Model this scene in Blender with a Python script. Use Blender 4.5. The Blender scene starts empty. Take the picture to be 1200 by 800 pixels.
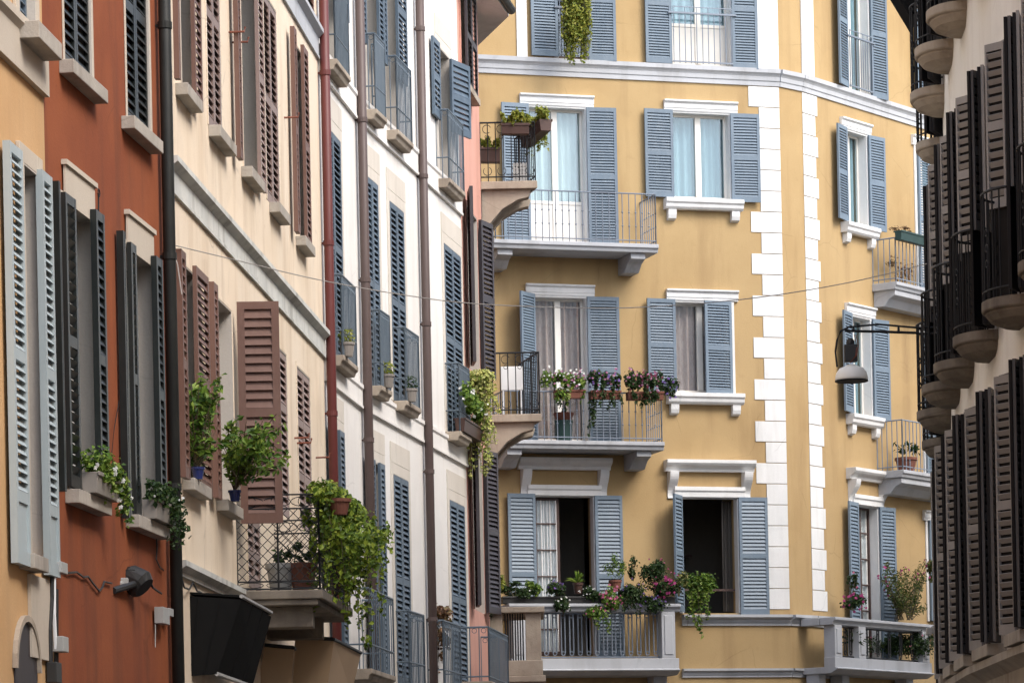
import bpy, bmesh, math, random
from math import sin, cos, pi, radians, sqrt
from mathutils import Vector, Matrix
random.seed(7)
R = random.random
def U(a, b): return a + (b - a) * R()
SC = bpy.context.scene
COL = SC.collection

# ------------------------------------------------------------------ camera
F, PX, PY, EYE, ROLL = 4200.0, 600.0, 1010.0, 1.6, 0.021
cr, sr = cos(ROLL), sin(ROLL)
def ray(px, py):
    dx, dy = px - PX, py - PY
    return Vector(((cr*dx - sr*dy)/F, 1.0, -(sr*dx + cr*dy)/F))
def at(px, py, Y): return Vector((0, 0, EYE)) + ray(px, py)*Y
cam = bpy.data.cameras.new('camera'); co = bpy.data.objects.new('camera', cam); COL.objects.link(co)
cam.sensor_width = 36; cam.sensor_fit = 'HORIZONTAL'; cam.lens = F/1200*36
cam.shift_y = (PY - 400)/1200; cam.clip_end = 2000
co.matrix_world = Matrix(((cr, sr, 0, 0), (0, 0, -1, 0), (-sr, cr, 0, EYE), (0, 0, 0, 1)))
SC.camera = co

# ------------------------------------------------------------------ materials
def lin(c): return tuple(((x/255)/12.92 if x/255 <= .04045 else ((x/255+.055)/1.055)**2.4) for x in c)
def newmat(name):
    m = bpy.data.materials.new(name); m.use_nodes = True
    nt = m.node_tree; b = nt.nodes['Principled BSDF']
    return m, nt, b
def nd(nt, t, **kw):
    n = nt.nodes.new(t)
    for k, v in kw.items(): setattr(n, k, v)
    return n
def noise(nt, vec, scale, detail=6, rough=.6, stretch=None):
    if stretch:
        mp = nd(nt, 'ShaderNodeMapping'); mp.inputs['Scale'].default_value = stretch
        nt.links.new(vec, mp.inputs['Vector']); vec = mp.outputs[0]
    n = nd(nt, 'ShaderNodeTexNoise'); n.inputs['Scale'].default_value = scale
    n.inputs['Detail'].default_value = detail; n.inputs['Roughness'].default_value = rough
    nt.links.new(vec, n.inputs['Vector'])
    return n.outputs['Fac']
def ramp(nt, fac, a, b):
    r = nd(nt, 'ShaderNodeMapRange'); r.inputs['From Min'].default_value = a; r.inputs['From Max'].default_value = b
    nt.links.new(fac, r.inputs['Value']); return r.outputs[0]
def mixc(nt, fac, A, B, mode='MIX', f=None):
    m = nd(nt, 'ShaderNodeMix', data_type='RGBA', blend_type=mode)
    if fac is None: m.inputs[0].default_value = f
    else: nt.links.new(fac, m.inputs[0])
    for i, x in ((6, A), (7, B)):
        if isinstance(x, tuple): m.inputs[i].default_value = (*x[:3], 1)
        else: nt.links.new(x, m.inputs[i])
    return m.outputs[2]
def mul(nt, a, k):
    m = nd(nt, 'ShaderNodeMath', operation='MULTIPLY'); nt.links.new(a, m.inputs[0]); m.inputs[1].default_value = k
    return m.outputs[0]
def stucco(name, base, alt, stain, amt=.5, rough=.9, bump=.25, fine=40, big=.55):
    m, nt, b = newmat(name)
    pos = nd(nt, 'ShaderNodeNewGeometry').outputs['Position']
    c = mixc(nt, ramp(nt, noise(nt, pos, big, 5), .38, .66), base, alt)
    st = ramp(nt, noise(nt, pos, 1.0, 7, .62, (2.2, 2.2, .28)), .5, .78)
    c = mixc(nt, mul(nt, st, amt), c, stain)
    sp = ramp(nt, noise(nt, pos, 7, 6, .7), .60, .80)
    c = mixc(nt, mul(nt, sp, amt*.55), c, stain)
    pn = noise(nt, pos, .9, 2, .4)
    c = mixc(nt, mul(nt, ramp(nt, pn, .585, .60), amt*.32), c, tuple(min(1, x*1.22) for x in alt))
    wv = nd(nt, 'ShaderNodeMix', data_type='VECTOR'); wv.inputs[0].default_value = .12
    nz = nd(nt, 'ShaderNodeTexNoise'); nz.inputs['Scale'].default_value = 3; nt.links.new(pos, nz.inputs['Vector'])
    nt.links.new(pos, wv.inputs[4]); nt.links.new(nz.outputs['Color'], wv.inputs[5])
    vo = nd(nt, 'ShaderNodeTexVoronoi', feature='DISTANCE_TO_EDGE'); vo.inputs['Scale'].default_value = .75; nt.links.new(wv.outputs[1], vo.inputs['Vector'])
    ck = nd(nt, 'ShaderNodeMath', operation='MULTIPLY'); nt.links.new(ramp(nt, vo.outputs['Distance'], .007, .002), ck.inputs[0]); nt.links.new(ramp(nt, noise(nt, pos, .8, 2), .5, .56), ck.inputs[1])
    c = mixc(nt, mul(nt, ck.outputs[0], .32*min(1, amt*1.3)), c, tuple(x*.4 for x in base))
    gr = noise(nt, pos, fine*1.6, 3)
    c = mixc(nt, mul(nt, ramp(nt, gr, .35, .75), .16), c, tuple(x*.55 for x in base))
    nt.links.new(c, b.inputs['Base Color']); b.inputs['Roughness'].default_value = rough
    b.inputs['Specular IOR Level'].default_value = .25
    bp = nd(nt, 'ShaderNodeBump'); bp.inputs['Strength'].default_value = bump; bp.inputs['Distance'].default_value = .01
    nt.links.new(noise(nt, pos, fine, 5), bp.inputs['Height']); nt.links.new(bp.outputs[0], b.inputs['Normal'])
    return m
def paint(name, base, wear=None, amt=.35, rough=.5, metal=0, scale=9, spec=.4):
    m, nt, b = newmat(name)
    pos = nd(nt, 'ShaderNodeNewGeometry').outputs['Position']
    wear = wear or tuple(min(1, x*1.7 + .01) for x in base)
    c = mixc(nt, mul(nt, ramp(nt, noise(nt, pos, scale, 6, .7, (1, 1, .35)), .45, .75), amt), base, wear)
    c = mixc(nt, mul(nt, ramp(nt, noise(nt, pos, 1.3, 4), .4, .7), .25), c, tuple(x*.7 for x in base))
    oi = nd(nt, 'ShaderNodeObjectInfo'); c = mixc(nt, mul(nt, oi.outputs['Random'], .45), c, tuple(min(1, x*1.5 + .012) for x in base))
    nt.links.new(c, b.inputs['Base Color'])
    b.inputs['Roughness'].default_value = rough; b.inputs['Metallic'].default_value = metal
    b.inputs['Specular IOR Level'].default_value = spec
    bp = nd(nt, 'ShaderNodeBump'); bp.inputs['Strength'].default_value = .15; bp.inputs['Distance'].default_value = .004
    nt.links.new(noise(nt, pos, 60, 4), bp.inputs['Height']); nt.links.new(bp.outputs[0], b.inputs['Normal'])
    return m
def leafmat(name, cols, trans=.25, rough=.5):
    m, nt, b = newmat(name)
    g = nd(nt, 'ShaderNodeNewGeometry')
    cr_ = nd(nt, 'ShaderNodeValToRGB'); e = cr_.color_ramp.elements
    while len(e) < len(cols): e.new(.5)
    for i, c in enumerate(cols):
        e[i].position = i/(len(cols)-1) if len(cols) > 1 else 0; e[i].color = (*c, 1)
    nt.links.new(g.outputs['Random Per Island'], cr_.inputs[0])
    nt.links.new(cr_.outputs[0], b.inputs['Base Color']); b.inputs['Roughness'].default_value = rough
    b.inputs['Specular IOR Level'].default_value = .3
    t = nd(nt, 'ShaderNodeBsdfTranslucent'); nt.links.new(cr_.outputs[0], t.inputs[0])
    mx = nd(nt, 'ShaderNodeMixShader'); mx.inputs[0].default_value = trans
    nt.links.new(b.outputs[0], mx.inputs[1]); nt.links.new(t.outputs[0], mx.inputs[2])
    nt.links.new(mx.outputs[0], nt.nodes['Material Output'].inputs[0])
    return m
def glassmat(name, refl=.3, tint=(.75, .85, .9)):
    m, nt, b = newmat(name)
    pos = nd(nt, 'ShaderNodeNewGeometry').outputs['Position']
    g = nd(nt, 'ShaderNodeBsdfGlossy'); g.inputs['Roughness'].default_value = .02; g.inputs[0].default_value = (.72, .8, .88, 1)
    bp = nd(nt, 'ShaderNodeBump'); bp.inputs['Strength'].default_value = .13; bp.inputs['Distance'].default_value = .05
    nt.links.new(noise(nt, pos, 1.6, 2), bp.inputs['Height']); nt.links.new(bp.outputs[0], g.inputs['Normal'])
    t = nd(nt, 'ShaderNodeBsdfTransparent'); t.inputs[0].default_value = (*tint, 1)
    mx = nd(nt, 'ShaderNodeMixShader'); mx.inputs[0].default_value = refl
    nt.links.new(t.outputs[0], mx.inputs[1]); nt.links.new(g.outputs[0], mx.inputs[2])
    nt.links.new(mx.outputs[0], nt.nodes['Material Output'].inputs[0])
    return m
def louvre_like(): pass

M = {}
M['ochre'] = stucco('ochre_stucco', (.44, .312, .158), (.385, .265, .128), (.25, .16, .08), .6)
M['ochre2'] = stucco('pale_ochre_stucco', (.58, .37, .19), (.50, .30, .14), (.36, .24, .13), .6)
M['red'] = stucco('brick_red_stucco', (.265, .078, .030), (.205, .056, .023), (.06, .028, .023), .75, big=.9)
M['cream'] = stucco('cream_stucco', (.77, .66, .525), (.71, .585, .44), (.42, .29, .17), .75)
M['white'] = stucco('off_white_stucco', (.79, .77, .735), (.75, .72, .68), (.52, .46, .40), .45)
M['pink'] = stucco('salmon_stucco', (.62, .34, .27), (.56, .29, .225), (.38, .2, .15), .5)
M['rcream'] = stucco('ivory_stucco', (.84, .82, .77), (.80, .77, .71), (.5, .44, .37), .4)
M['trim'] = stucco('white_trim_paint', (.76, .76, .755), (.69, .70, .70), (.40, .39, .36), .5, bump=.15, big=1.2)
M['greytrim'] = stucco('grey_blue_trim_paint', (.47, .485, .51), (.40, .415, .44), (.22, .215, .21), .55, bump=.1)
M['beltgrey'] = stucco('weathered_grey_band', (.62, .62, .58), (.50, .51, .49), (.16, .15, .13), .95, big=2.5)
M['stone'] = stucco('grey_sill_stone', (.42, .38, .33), (.34, .31, .27), (.12, .1, .08), .7, bump=.5, big=3)
M['paleston'] = stucco('beige_balcony_stone', (.41, .35, .28), (.33, .275, .22), (.10, .075, .055), .8, bump=.5, big=3)
M['darkston'] = stucco('dark_balcony_stone', (.22, .19, .155), (.14, .12, .10), (.04, .035, .03), .8, bump=.5, big=3)  # darker stone tone with near-black stains
M['board'] = stucco('beige_surround_board', (.52, .46, .38), (.46, .40, .33), (.3, .25, .2), .4)
M['palebrd'] = stucco('pale_surround_plaster', (.66, .61, .54), (.60, .55, .48), (.4, .35, .29), .4)
M['reveal'] = stucco('grey_reveal_plaster', (.50, .46, .41), (.45, .41, .37), (.28, .25, .22), .4)
M['blue'] = paint('blue_grey_shutter_paint', (.122, .165, .212), (.25, .29, .325), .4)
M['slate'] = paint('slate_shutter_paint', (.068, .098, .132), (.18, .215, .25), .4)
M['paleblue'] = paint('pale_blue_shutter_paint', (.31, .36, .375), (.45, .49, .50), .4)
M['blackgreen'] = paint('black_green_shutter_paint', (.012, .015, .015), (.045, .05, .045), .3, rough=.35, spec=.3)
M['brown'] = paint('brown_shutter_paint', (.135, .070, .052), (.22, .14, .115), .4)
M['mauve'] = paint('faded_brown_shutter_paint', (.22, .155, .135), (.31, .24, .21), .4)
M['darkbrown'] = paint('dark_brown_shutter_paint', (.040, .034, .033), (.12, .105, .10), .4, rough=.5)
M['pinkshut'] = paint('black_brown_shutter_paint', (.030, .024, .028), (.08, .07, .07), .3)
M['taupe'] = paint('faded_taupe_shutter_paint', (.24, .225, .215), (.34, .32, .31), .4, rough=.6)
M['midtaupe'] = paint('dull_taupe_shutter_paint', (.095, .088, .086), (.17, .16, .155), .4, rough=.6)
M['panel_gapshade'] = paint('black_panel_gap_shade', (.008, .007, .008), (.02, .018, .018), .3, rough=.6, spec=.15)  # black lower panels, and painted shade for the gaps between slats
M['iron'] = paint('black_wrought_iron', (.012, .013, .015), (.05, .05, .052), .3, rough=.55, spec=.25)
M['greyiron'] = paint('grey_painted_iron', (.16, .19, .235), (.28, .31, .35), .3, rough=.45)
M['blueiron'] = paint('slate_blue_iron', (.095, .125, .155), (.22, .25, .28), .35, rough=.5)
M['pipe'] = paint('dark_drainpipe_metal', (.016, .017, .016), (.045, .045, .04), .4, spec=.2)
M['redpipe'] = paint('oxide_red_drainpipe', (.085, .015, .013), (.13, .04, .035), .5)
M['brownpipe'] = paint('brown_drainpipe', (.075, .05, .045), (.12, .09, .08), .35)
M['wood'] = paint('white_window_frame', (.66, .64, .60), (.5, .47, .42), .3)
M['darkwood'] = paint('dark_window_frame', (.06, .035, .03), (.1, .07, .06), .3)
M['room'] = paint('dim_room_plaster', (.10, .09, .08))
M['glass'] = glassmat('window_glass', .075, (.84, .9, .92))
M['dimglass'] = glassmat('dim_window_glass', .13, (.6, .62, .62))
M['curtain'] = paint('white_curtain_cloth', (.58, .59, .56), (.42, .41, .36), .5, rough=.95, scale=3)
M['clearglass'] = glassmat('clear_window_glass', .10, (.9, .93, .95))
M['skytint_curtain'] = paint('sky_tint_curtain_cloth', (.30, .38, .40), (.42, .48, .49), .5, rough=.95, scale=3)  # curtain cloth; its teal stands for sky reflected in the panes
M['clearglass'] = glassmat('clear_window_glass', .10, (.9, .93, .95))
M['lace'] = paint('lace_curtain_cloth', (.80, .78, .74), (.36, .28, .25), .6, rough=.95, scale=16)
M['brownlace'] = paint('brown_lace_curtain_cloth', (.46, .37, .33), (.20, .12, .10), .75, rough=.95, scale=26)
M['terracotta'] = paint('terracotta', (.14, .05, .032), (.22, .11, .08), .4, rough=.85)
M['bluepot'] = paint('blue_glazed_pot', (.02, .03, .12), None, .2, rough=.25)
M['greybox'] = paint('grey_planter_plastic', (.20, .18, .16), None, .3)
M['greenbox'] = paint('green_planter_plastic', (.015, .042, .038), None, .3)
M['brownbox'] = paint('brown_planter_plastic', (.055, .027, .02), None, .3)
M['whiteplas'] = paint('white_plastic', (.72, .73, .74), None, .1)
M['greyplas'] = paint('grey_plastic', (.33, .33, .32), None, .3)
M['blackplas'] = paint('black_plastic', (.018, .018, .018), None, .2)
M['blackcloth'] = paint('black_awning_cloth', (.006, .006, .006), (.016, .015, .014), .35, rough=.95, spec=.05)
M['tan'] = paint('tan_awning_cloth', (.36, .25, .155), (.28, .19, .12), .5, rough=.9, scale=2)
M['lampwhite'] = paint('cream_lamp_enamel', (.8, .77, .7), (.55, .5, .42), .3, rough=.35)
M['rust'] = paint('rusty_iron', (.17, .05, .03), (.25, .1, .06), .5)
M['wire'] = paint('pale_grey_wire', (.32, .30, .28))
M['stem'] = paint('green_brown_stem', (.07, .055, .025))
M['soil'] = paint('dark_soil', (.03, .022, .016))
M['tile'] = paint('roof_tile', (.28, .12, .07), None, .5, rough=.9)
M['paving'] = stucco('street_paving', (.11, .105, .10), (.09, .085, .08), (.05, .05, .045), .5)
G1, G2, G3, G4 = (.028, .075, .012), (.06, .13, .018), (.12, .20, .025), (.22, .27, .05)
M['ivy'] = leafmat('ivy_leaf', [(.03, .06, .009), (.08, .14, .014), (.18, .26, .025), (.32, .38, .05)])
M['green'] = leafmat('green_leaf', [(.03, .075, .012), (.075, .15, .02), (.15, .24, .03), (.24, .31, .06)])
M['dark'] = leafmat('dark_leaf', [(.012, .03, .009), (.025, .055, .014), (.05, .085, .02)])
M['varieg'] = leafmat('variegated_leaf', [(.16, .22, .03), (.35, .40, .09), (.55, .54, .22), (.5, .46, .12)])
M['dry'] = leafmat('dry_leaf', [(.07, .035, .02), (.17, .09, .05), (.30, .18, .10), (.13, .12, .03)])
M['sedum'] = leafmat('yellow_green_leaf', [(.10, .14, .02), (.22, .25, .035), (.34, .32, .06)])
M['oleander'] = leafmat('oleander_leaf', [(.03, .06, .015), (.07, .11, .025), (.22, .20, .06), (.05, .08, .03)])
M['pinkf'] = leafmat('pink_petal', [(.34, .05, .12), (.5, .16, .24), (.42, .08, .2)])
M['magenta'] = leafmat('magenta_petal', [(.26, .02, .11), (.4, .05, .2)])
M['purplef'] = leafmat('purple_petal', [(.08, .05, .22), (.18, .12, .38), (.14, .04, .18)])
M['whitef'] = leafmat('white_petal', [(.7, .7, .66), (.82, .82, .8)])
M['mixf'] = leafmat('mixed_pink_petal', [(.3, .05, .11), (.5, .28, .36), (.16, .025, .10), (.4, .12, .28)])
M['darkredf'] = leafmat('dark_red_petal', [(.10, .015, .03), (.2, .02, .06), (.06, .02, .05)])

# ------------------------------------------------------------------ mesh builder and scene tree
ORG = {}
class MB:
    def __init__(s): s.v, s.f = [], []
    def add(s, vs, fs):
        o = len(s.v); s.v += [Vector(x) for x in vs]; s.f += [tuple(i + o for i in f) for f in fs]; return s
    def box(s, P, a0, a1, b0, b1, c0, c1):
        return s.add([P(a, b, c) for a in (a0, a1) for b in (b0, b1) for c in (c0, c1)],
                     [(0, 1, 3, 2), (4, 6, 7, 5), (0, 4, 5, 1), (2, 3, 7, 6), (0, 2, 6, 4), (1, 5, 7, 3)])
    def tube(s, pts, r, n=6, cap=True):
        pts = [Vector(p) for p in pts]; rs = r if isinstance(r, (list, tuple)) else [r]*len(pts)
        o = len(s.v); up0 = None
        for i, p in enumerate(pts):
            t = (pts[min(i+1, len(pts)-1)] - pts[max(i-1, 0)]).normalized()
            a = Vector((0, 0, 1)) if abs(t.z) < .9 else Vector((1, 0, 0))
            x = t.cross(a).normalized(); y = t.cross(x)
            for k in range(n):
                th = 2*pi*k/n + pi/n
                s.v.append(p + (x*cos(th) + y*sin(th))*rs[i])
        for i in range(len(pts)-1):
            for k in range(n):
                a, b = o + i*n + k, o + i*n + (k+1) % n
                s.f.append((a, b, b+n, a+n))
        if cap:
            s.f.append(tuple(range(o, o+n))); s.f.append(tuple(range(o + (len(pts)-1)*n, o + len(pts)*n)))
        return s
    def lathe(s, c, prof, n=16):
        o = len(s.v); c = Vector(c)
        for r, z in prof:
            for k in range(n): s.v.append(c + Vector((r*cos(2*pi*k/n), r*sin(2*pi*k/n), z)))
        for i in range(len(prof)-1):
            for k in range(n):
                a, b = o + i*n + k, o + i*n + (k+1) % n
                s.f.append((a, b, b+n, a+n))
        s.f.append(tuple(range(o, o+n))); s.f.append(tuple(range(o+(len(prof)-1)*n, o+len(prof)*n)))
        return s
    def extrude(s, P, prof, a0, a1):       # closed profile [(b,c)...] swept along a
        n = len(prof); o = len(s.v)
        for a in (a0, a1):
            for b, c in prof: s.v.append(P(a, b, c))
        for k in range(n): s.f.append((o+k, o+(k+1) % n, o+n+(k+1) % n, o+n+k))
        s.f.append(tuple(range(o, o+n))); s.f.append(tuple(range(o+n, o+2*n)))
        return s
    def slab(s, outline, z0, z1):
        n = len(outline); o = len(s.v)
        for z in (z0, z1):
            for x, y in outline: s.v.append(Vector((x, y, z)))
        for k in range(n): s.f.append((o+k, o+(k+1) % n, o+n+(k+1) % n, o+n+k))
        s.f.append(tuple(range(o, o+n))); s.f.append(tuple(range(o+n, o+2*n)))
        return s
    def build(s, name, mat, parent=None, bevel=0, smooth=False, fix=True, origin=None):
        if origin is None:
            lo = Vector([min(v[i] for v in s.v) for i in range(3)]); hi = Vector([max(v[i] for v in s.v) for i in range(3)])
            origin = (lo + hi)/2; origin.z = lo.z
        me = bpy.data.meshes.new(name)
        me.from_pydata([v - origin for v in s.v], [], s.f)
        if fix:
            bm = bmesh.new(); bm.from_mesh(me); bmesh.ops.recalc_face_normals(bm, faces=bm.faces); bm.to_mesh(me); bm.free()
        if smooth: me.polygons.foreach_set('use_smooth', [True]*len(me.polygons))
        me.materials.append(M[mat] if isinstance(mat, str) else mat)
        ob = bpy.data.objects.new(name, me); COL.objects.link(ob)
        ORG[ob] = origin.copy()
        if parent: ob.parent = parent; ob.location = origin - ORG[parent]
        else: ob.location = origin
        if bevel:
            bv = ob.modifiers.new('bevel', 'BEVEL'); bv.width = bevel; bv.segments = 2; bv.limit_method = 'ANGLE'
        return ob
def tag(o, label, cat, group=None):
    o['label'] = label; o['category'] = cat
    if group: o['group'] = group
    return o
def thing(name, loc, label, cat, group=None):
    o = bpy.data.objects.new(name, None); COL.objects.link(o); o.empty_display_size = .2
    o.location = loc; ORG[o] = Vector(loc); return tag(o, label, cat, group)
def W3(x, y, z): return Vector((x, y, z))

class Wall:
    def __init__(s, p0, p1):
        s.p0, s.p1 = Vector(p0), Vector(p1); d = s.p1 - s.p0; s.L = d.length; s.d = d/s.L; s.n = Vector((s.d.y, -s.d.x))
    def P(s, a, o, z):
        q = s.p0 + s.d*a + s.n*o; return Vector((q.x, q.y, z))
    def hit(s, px, py, out=0):
        r = ray(px, py); r2 = Vector((r.x, r.y)); q = s.p0 + s.n*out
        t = q.dot(s.n)/r2.dot(s.n); h = r2*t
        return (h - s.p0).dot(s.d), EYE + r.z*t
    def S(s, px, py, out=0): return s.hit(px, py, out)[0]
    def Z(s, px, py, out=0): return s.hit(px, py, out)[1]
    def rect(s, x0, x1, yt, yb, xz=None, out=0):
        ym = (max(yt, 0) + yb)/2; xm = (x0+x1)/2 if xz is None else xz
        return (s.S(x0, ym, out), s.S(x1, ym, out), s.Z(xm, yb, out), s.Z(xm, yt, out))
def U2(u, Y): return (u*Y/F, Y)

# left side of the street, near to far
wA = Wall((-7.0, -10.0), U2(-530, 27.75))          # pale ochre house
wB = Wall(U2(-530, 27.75), U2(-386, 32.3))        # red house
wC = Wall(U2(-386, 32.3), U2(-208, 43.2))         # cream house
wD = Wall(U2(-208, 43.2), U2(-166, 45.95))        # white house, three bends
wE = Wall(U2(-166, 45.95), U2(-95, 49.8))
wG = Wall(U2(-95, 49.8), U2(-44, 53.0))
wH = Wall(U2(-44, 53.0), (-.264, 55.42))          # salmon house
def yf(u): return 65.0/(1 - u/13500)
wY = Wall(U2(-150, yf(-150)), U2(332, yf(332)))   # ochre corner house: front
c1 = U2(358, 67.08)
wK = Wall(U2(332, yf(332)), c1)                   # chamfer
def yr(u): return 67.08/(1 - (u-358)/2692)
wZ = Wall(c1, U2(600, yr(600)))                   # right face
RB = [(8.6, 53.5), (6.75, 49.6), (5.85, 46.6), (5.43, 43.6), (5.19, 41.1), (5.07, 38.3), (5.06, 35.0), (5.10, 31.5), (5.25, 27), (5.9, 12), (6.6, -10)]
wR = [Wall(RB[i], RB[i+1]) for i in range(len(RB)-1)]

# ------------------------------------------------------------------ wall with openings
def wall_mesh(mb, W, holes, z0, z1, a0=0, a1=None, depth=.3):
    a1 = W.L if a1 is None else a1
    A = sorted({a0, a1, *[max(a0, min(a1, h[i])) for h in holes for i in (0, 1)]})
    Z = sorted({z0, z1, *[max(z0, min(z1, h[i])) for h in holes for i in (2, 3)]})
    idx = {}
    def vid(a, z):
        if (a, z) not in idx: idx[(a, z)] = len(mb.v); mb.v.append(W.P(a, 0, z))
        return idx[(a, z)]
    for i in range(len(A)-1):
        for j in range(len(Z)-1):
            am, zm = (A[i]+A[i+1])/2, (Z[j]+Z[j+1])/2
            if any(h[0] < am < h[1] and h[2] < zm < h[3] for h in holes): continue
            mb.f.append((vid(A[i], Z[j]), vid(A[i+1], Z[j]), vid(A[i+1], Z[j+1]), vid(A[i], Z[j+1])))
    for h in holes:
        s0, s1, q0, q1 = h[:4]
        c = [(s0, q0), (s1, q0), (s1, q1), (s0, q1)]
        for k in range(4):
            (a, z), (b, y) = c[k], c[(k+1) % 4]
            mb.add([W.P(a, 0, z), W.P(b, 0, y), W.P(b, -depth, y), W.P(a, -depth, z)], [(0, 1, 2, 3)])
def shell(mb, pts, back, z0, z1):
    """closes a house behind its street walls: pts street corners near to far, back corners in return order"""
    inner = [Vector(p) for p in back]
    full = [Vector(p) for p in pts] + inner
    n = len(pts)
    for i in range(n-1, len(full)):
        p, q = full[i], full[(i+1) % len(full)]
        mb.add([(p.x, p.y, z0), (q.x, q.y, z0), (q.x, q.y, z1), (p.x, p.y, z1)], [(0, 1, 2, 3)])
    mb.add([(p.x, p.y, z1) for p in full], [tuple(range(len(full)))])

# ------------------------------------------------------------------ window pieces
def leaf(parent, W, hs, side, w, z0, z1, ang, mat, pitch=.062, out=.045, solid=0, mids=(.5,), st=.055, slat=.046, th=.038, cover=None, flip=False, q=.0035):
    if cover is None: cover = .56 if (ang > 20 or flip) else .40
    a = radians(ang); ds, do = (cos(a) if side == 'L' else -cos(a)), sin(a)
    ps, po = -do, ds
    if (side == 'R'): ps, po = do, -ds
    if (ang > 95) != flip: ps, po = -ps, -po
    def P(x, t, z): return W.P(hs + ds*x + ps*t, out + do*x + po*t, z)
    mb = MB(); h = z1 - z0; t = th/2
    mb.box(P, 0, st, -t, t, z0, z1); mb.box(P, w-st, w, -t, t, z0, z1)
    cuts = [z0] + ([z0 + solid] if solid else []) + [z0 + h*m for m in mids if h*m > solid + .2] + [z1]
    rails = [(z0, z0 + .10)]
    for c in cuts[1:-1]: rails.append((c - .045, c + .045))
    rails.append((z1 - .075, z1))
    for a0_, b0_ in rails: mb.box(P, st, w-st, -t*.94, t*.94, a0_, b0_)
    if solid: mb.box(P, st, w-st, -t*.4, t*.4, z0+.10, z0+solid-.045)
    for i in range(len(rails)-1):
        if solid and i == 0: continue
        lo, hi = rails[i][1], rails[i+1][0]
        n = max(1, int((hi-lo)/pitch)); dz = (hi-lo)/n
        for k in range(n):
            zc = lo + dz*(k+.5); hh = dz*cover; tt = th*.46
            vs = [P(x, tt_ + qq*.86, zc + hz + qq*.5) for x in (st-.004, w-st+.004)
                  for tt_, hz in ((-tt, hh), (tt, -hh)) for qq in (-q, q)]
            mb.add(vs, [(0, 1, 3, 2), (4, 6, 7, 5), (0, 4, 5, 1), (2, 3, 7, 6), (0, 2, 6, 4), (1, 5, 7, 3)])
    return mb.build('shutter', mat, parent)
def flat(parent, W, x0, x1, y, z0, z1, mat, pitch=.075, out=.05, side='R', **k):
    Yp = W.P(W.S((x0+x1)/2, y, out), out, 0).y; k_ = k.get('th', .038)*.5*F/Yp
    x0, x1 = (x0+k_, x1-k_) if x1-x0 > 2*k_+2 else ((x0+x1)/2-1, (x0+x1)/2+1)
    a, b = W.S(x0, y, out), W.S(x1, y, out)
    if b-a < .16: k['st'] = .4*(b-a)
    return leaf(parent, W, a if side == 'R' else b, side, b-a, z0, z1, 180, mat, pitch, out, **k)
def pxsill(parent, W, x0, x1, y, z, mat, proj=.11, h=.095):
    mb = MB(); mb.box(W.P, W.S(x0, y), W.S(x1, y, proj), 0, proj, z-h, z); return mb.build('sill', mat, parent, bevel=.006)
def casement(parent, W, r, kind='curtain', frame='wood', glass='glass', d=.16, bars=0, stile=True, panel=0, cd=.13):
    s0, s1, z0, z1 = r; fw = .055; mid = (s0+s1)/2
    f = MB(); P = W.P
    f.box(P, s0+.002, s0+fw, -d-.05, -d, z0+.002, z1-.002); f.box(P, s1-fw, s1-.002, -d-.05, -d, z0+.002, z1-.002)
    f.box(P, s0+fw, s1-fw, -d-.05, -d, z0+.002, z0+fw+.02); f.box(P, s0+fw, s1-fw, -d-.05, -d, z1-fw, z1-.002)
    if stile: f.box(P, mid-.055, mid+.055, -d-.045, -d+.012, z0+fw+.02, z1-fw)
    for k in range(bars):
        zz = z0 + (z1-z0)*(k+1)/(bars+1)
        f.box(P, s0+fw, (mid-.055 if stile else s1-fw), -d-.04, -d-.006, zz-.014, zz+.014)
        if stile: f.box(P, mid+.055, s1-fw, -d-.04, -d-.006, zz-.014, zz+.014)
    if panel:
        f.box(P, s0+fw, s1-fw, -d-.038, -d-.008, z0+fw+.02, z0+panel); f.box(P, s0+fw, s1-fw, -d-.045, -d+.004, z0+panel, z0+panel+.06)
    f.build('frame', frame, parent, bevel=.004)
    g = MB(); g.box(P, s0+.03, s1-.03, -d-.034, -d-.026, z0+.03, z1-.03); g.build('pane', glass, parent)
    if kind:
        c = MB(); n = 40; o = len(c.v)
        for i in range(n+1):
            a = s0 + .02 + (s1-s0-.04)*i/n; y = -d-cd + .035*sin(i*1.25) + .02*sin(i*.53+1)
            c.v += [P(a, y, z0+.02), P(a, y, z1-.02)]
        for i in range(n): c.f.append((2*i, 2*i+2, 2*i+3, 2*i+1))
        c.build('curtain', kind, parent, smooth=True, fix=False)
def sill(parent, W, s0, s1, z, mat, proj=.16, h=.07, brackets=False, over=.08):
    mb = MB(); P = W.P
    if brackets:
        mb.extrude(P, [(0, z), (proj, z), (proj, z-h*.35), (proj-.03, z-h*.5), (proj-.04, z-h*.8), (proj-.075, z-h), (0, z-h)], s0-over, s1+over)
        for q in (s0-over+.06, s1+over-.22):
            mb.extrude(P, [(0, z-h), (proj-.08, z-h), (proj-.085, z-h-.1), (proj-.11, z-h-.17), (0, z-h-.2)], q, q+.16)
    else:
        mb.box(P, s0-over, s1+over, 0, proj, z-h, z)
    return mb.build('sill', mat, parent, bevel=.006)
def head(parent, W, s0, s1, z, mat='trim', h=.2, over=.14):
    mb = MB(); P = W.P
    mb.extrude(P, [(0, z), (.045, z), (.05, z+.05), (.06, z+.055), (.06, z+h-.06), (.10, z+h-.03), (.10, z+h), (0, z+h)], s0-over, s1+over)
    return mb.build('lintel', mat, parent, bevel=.004)
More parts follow.
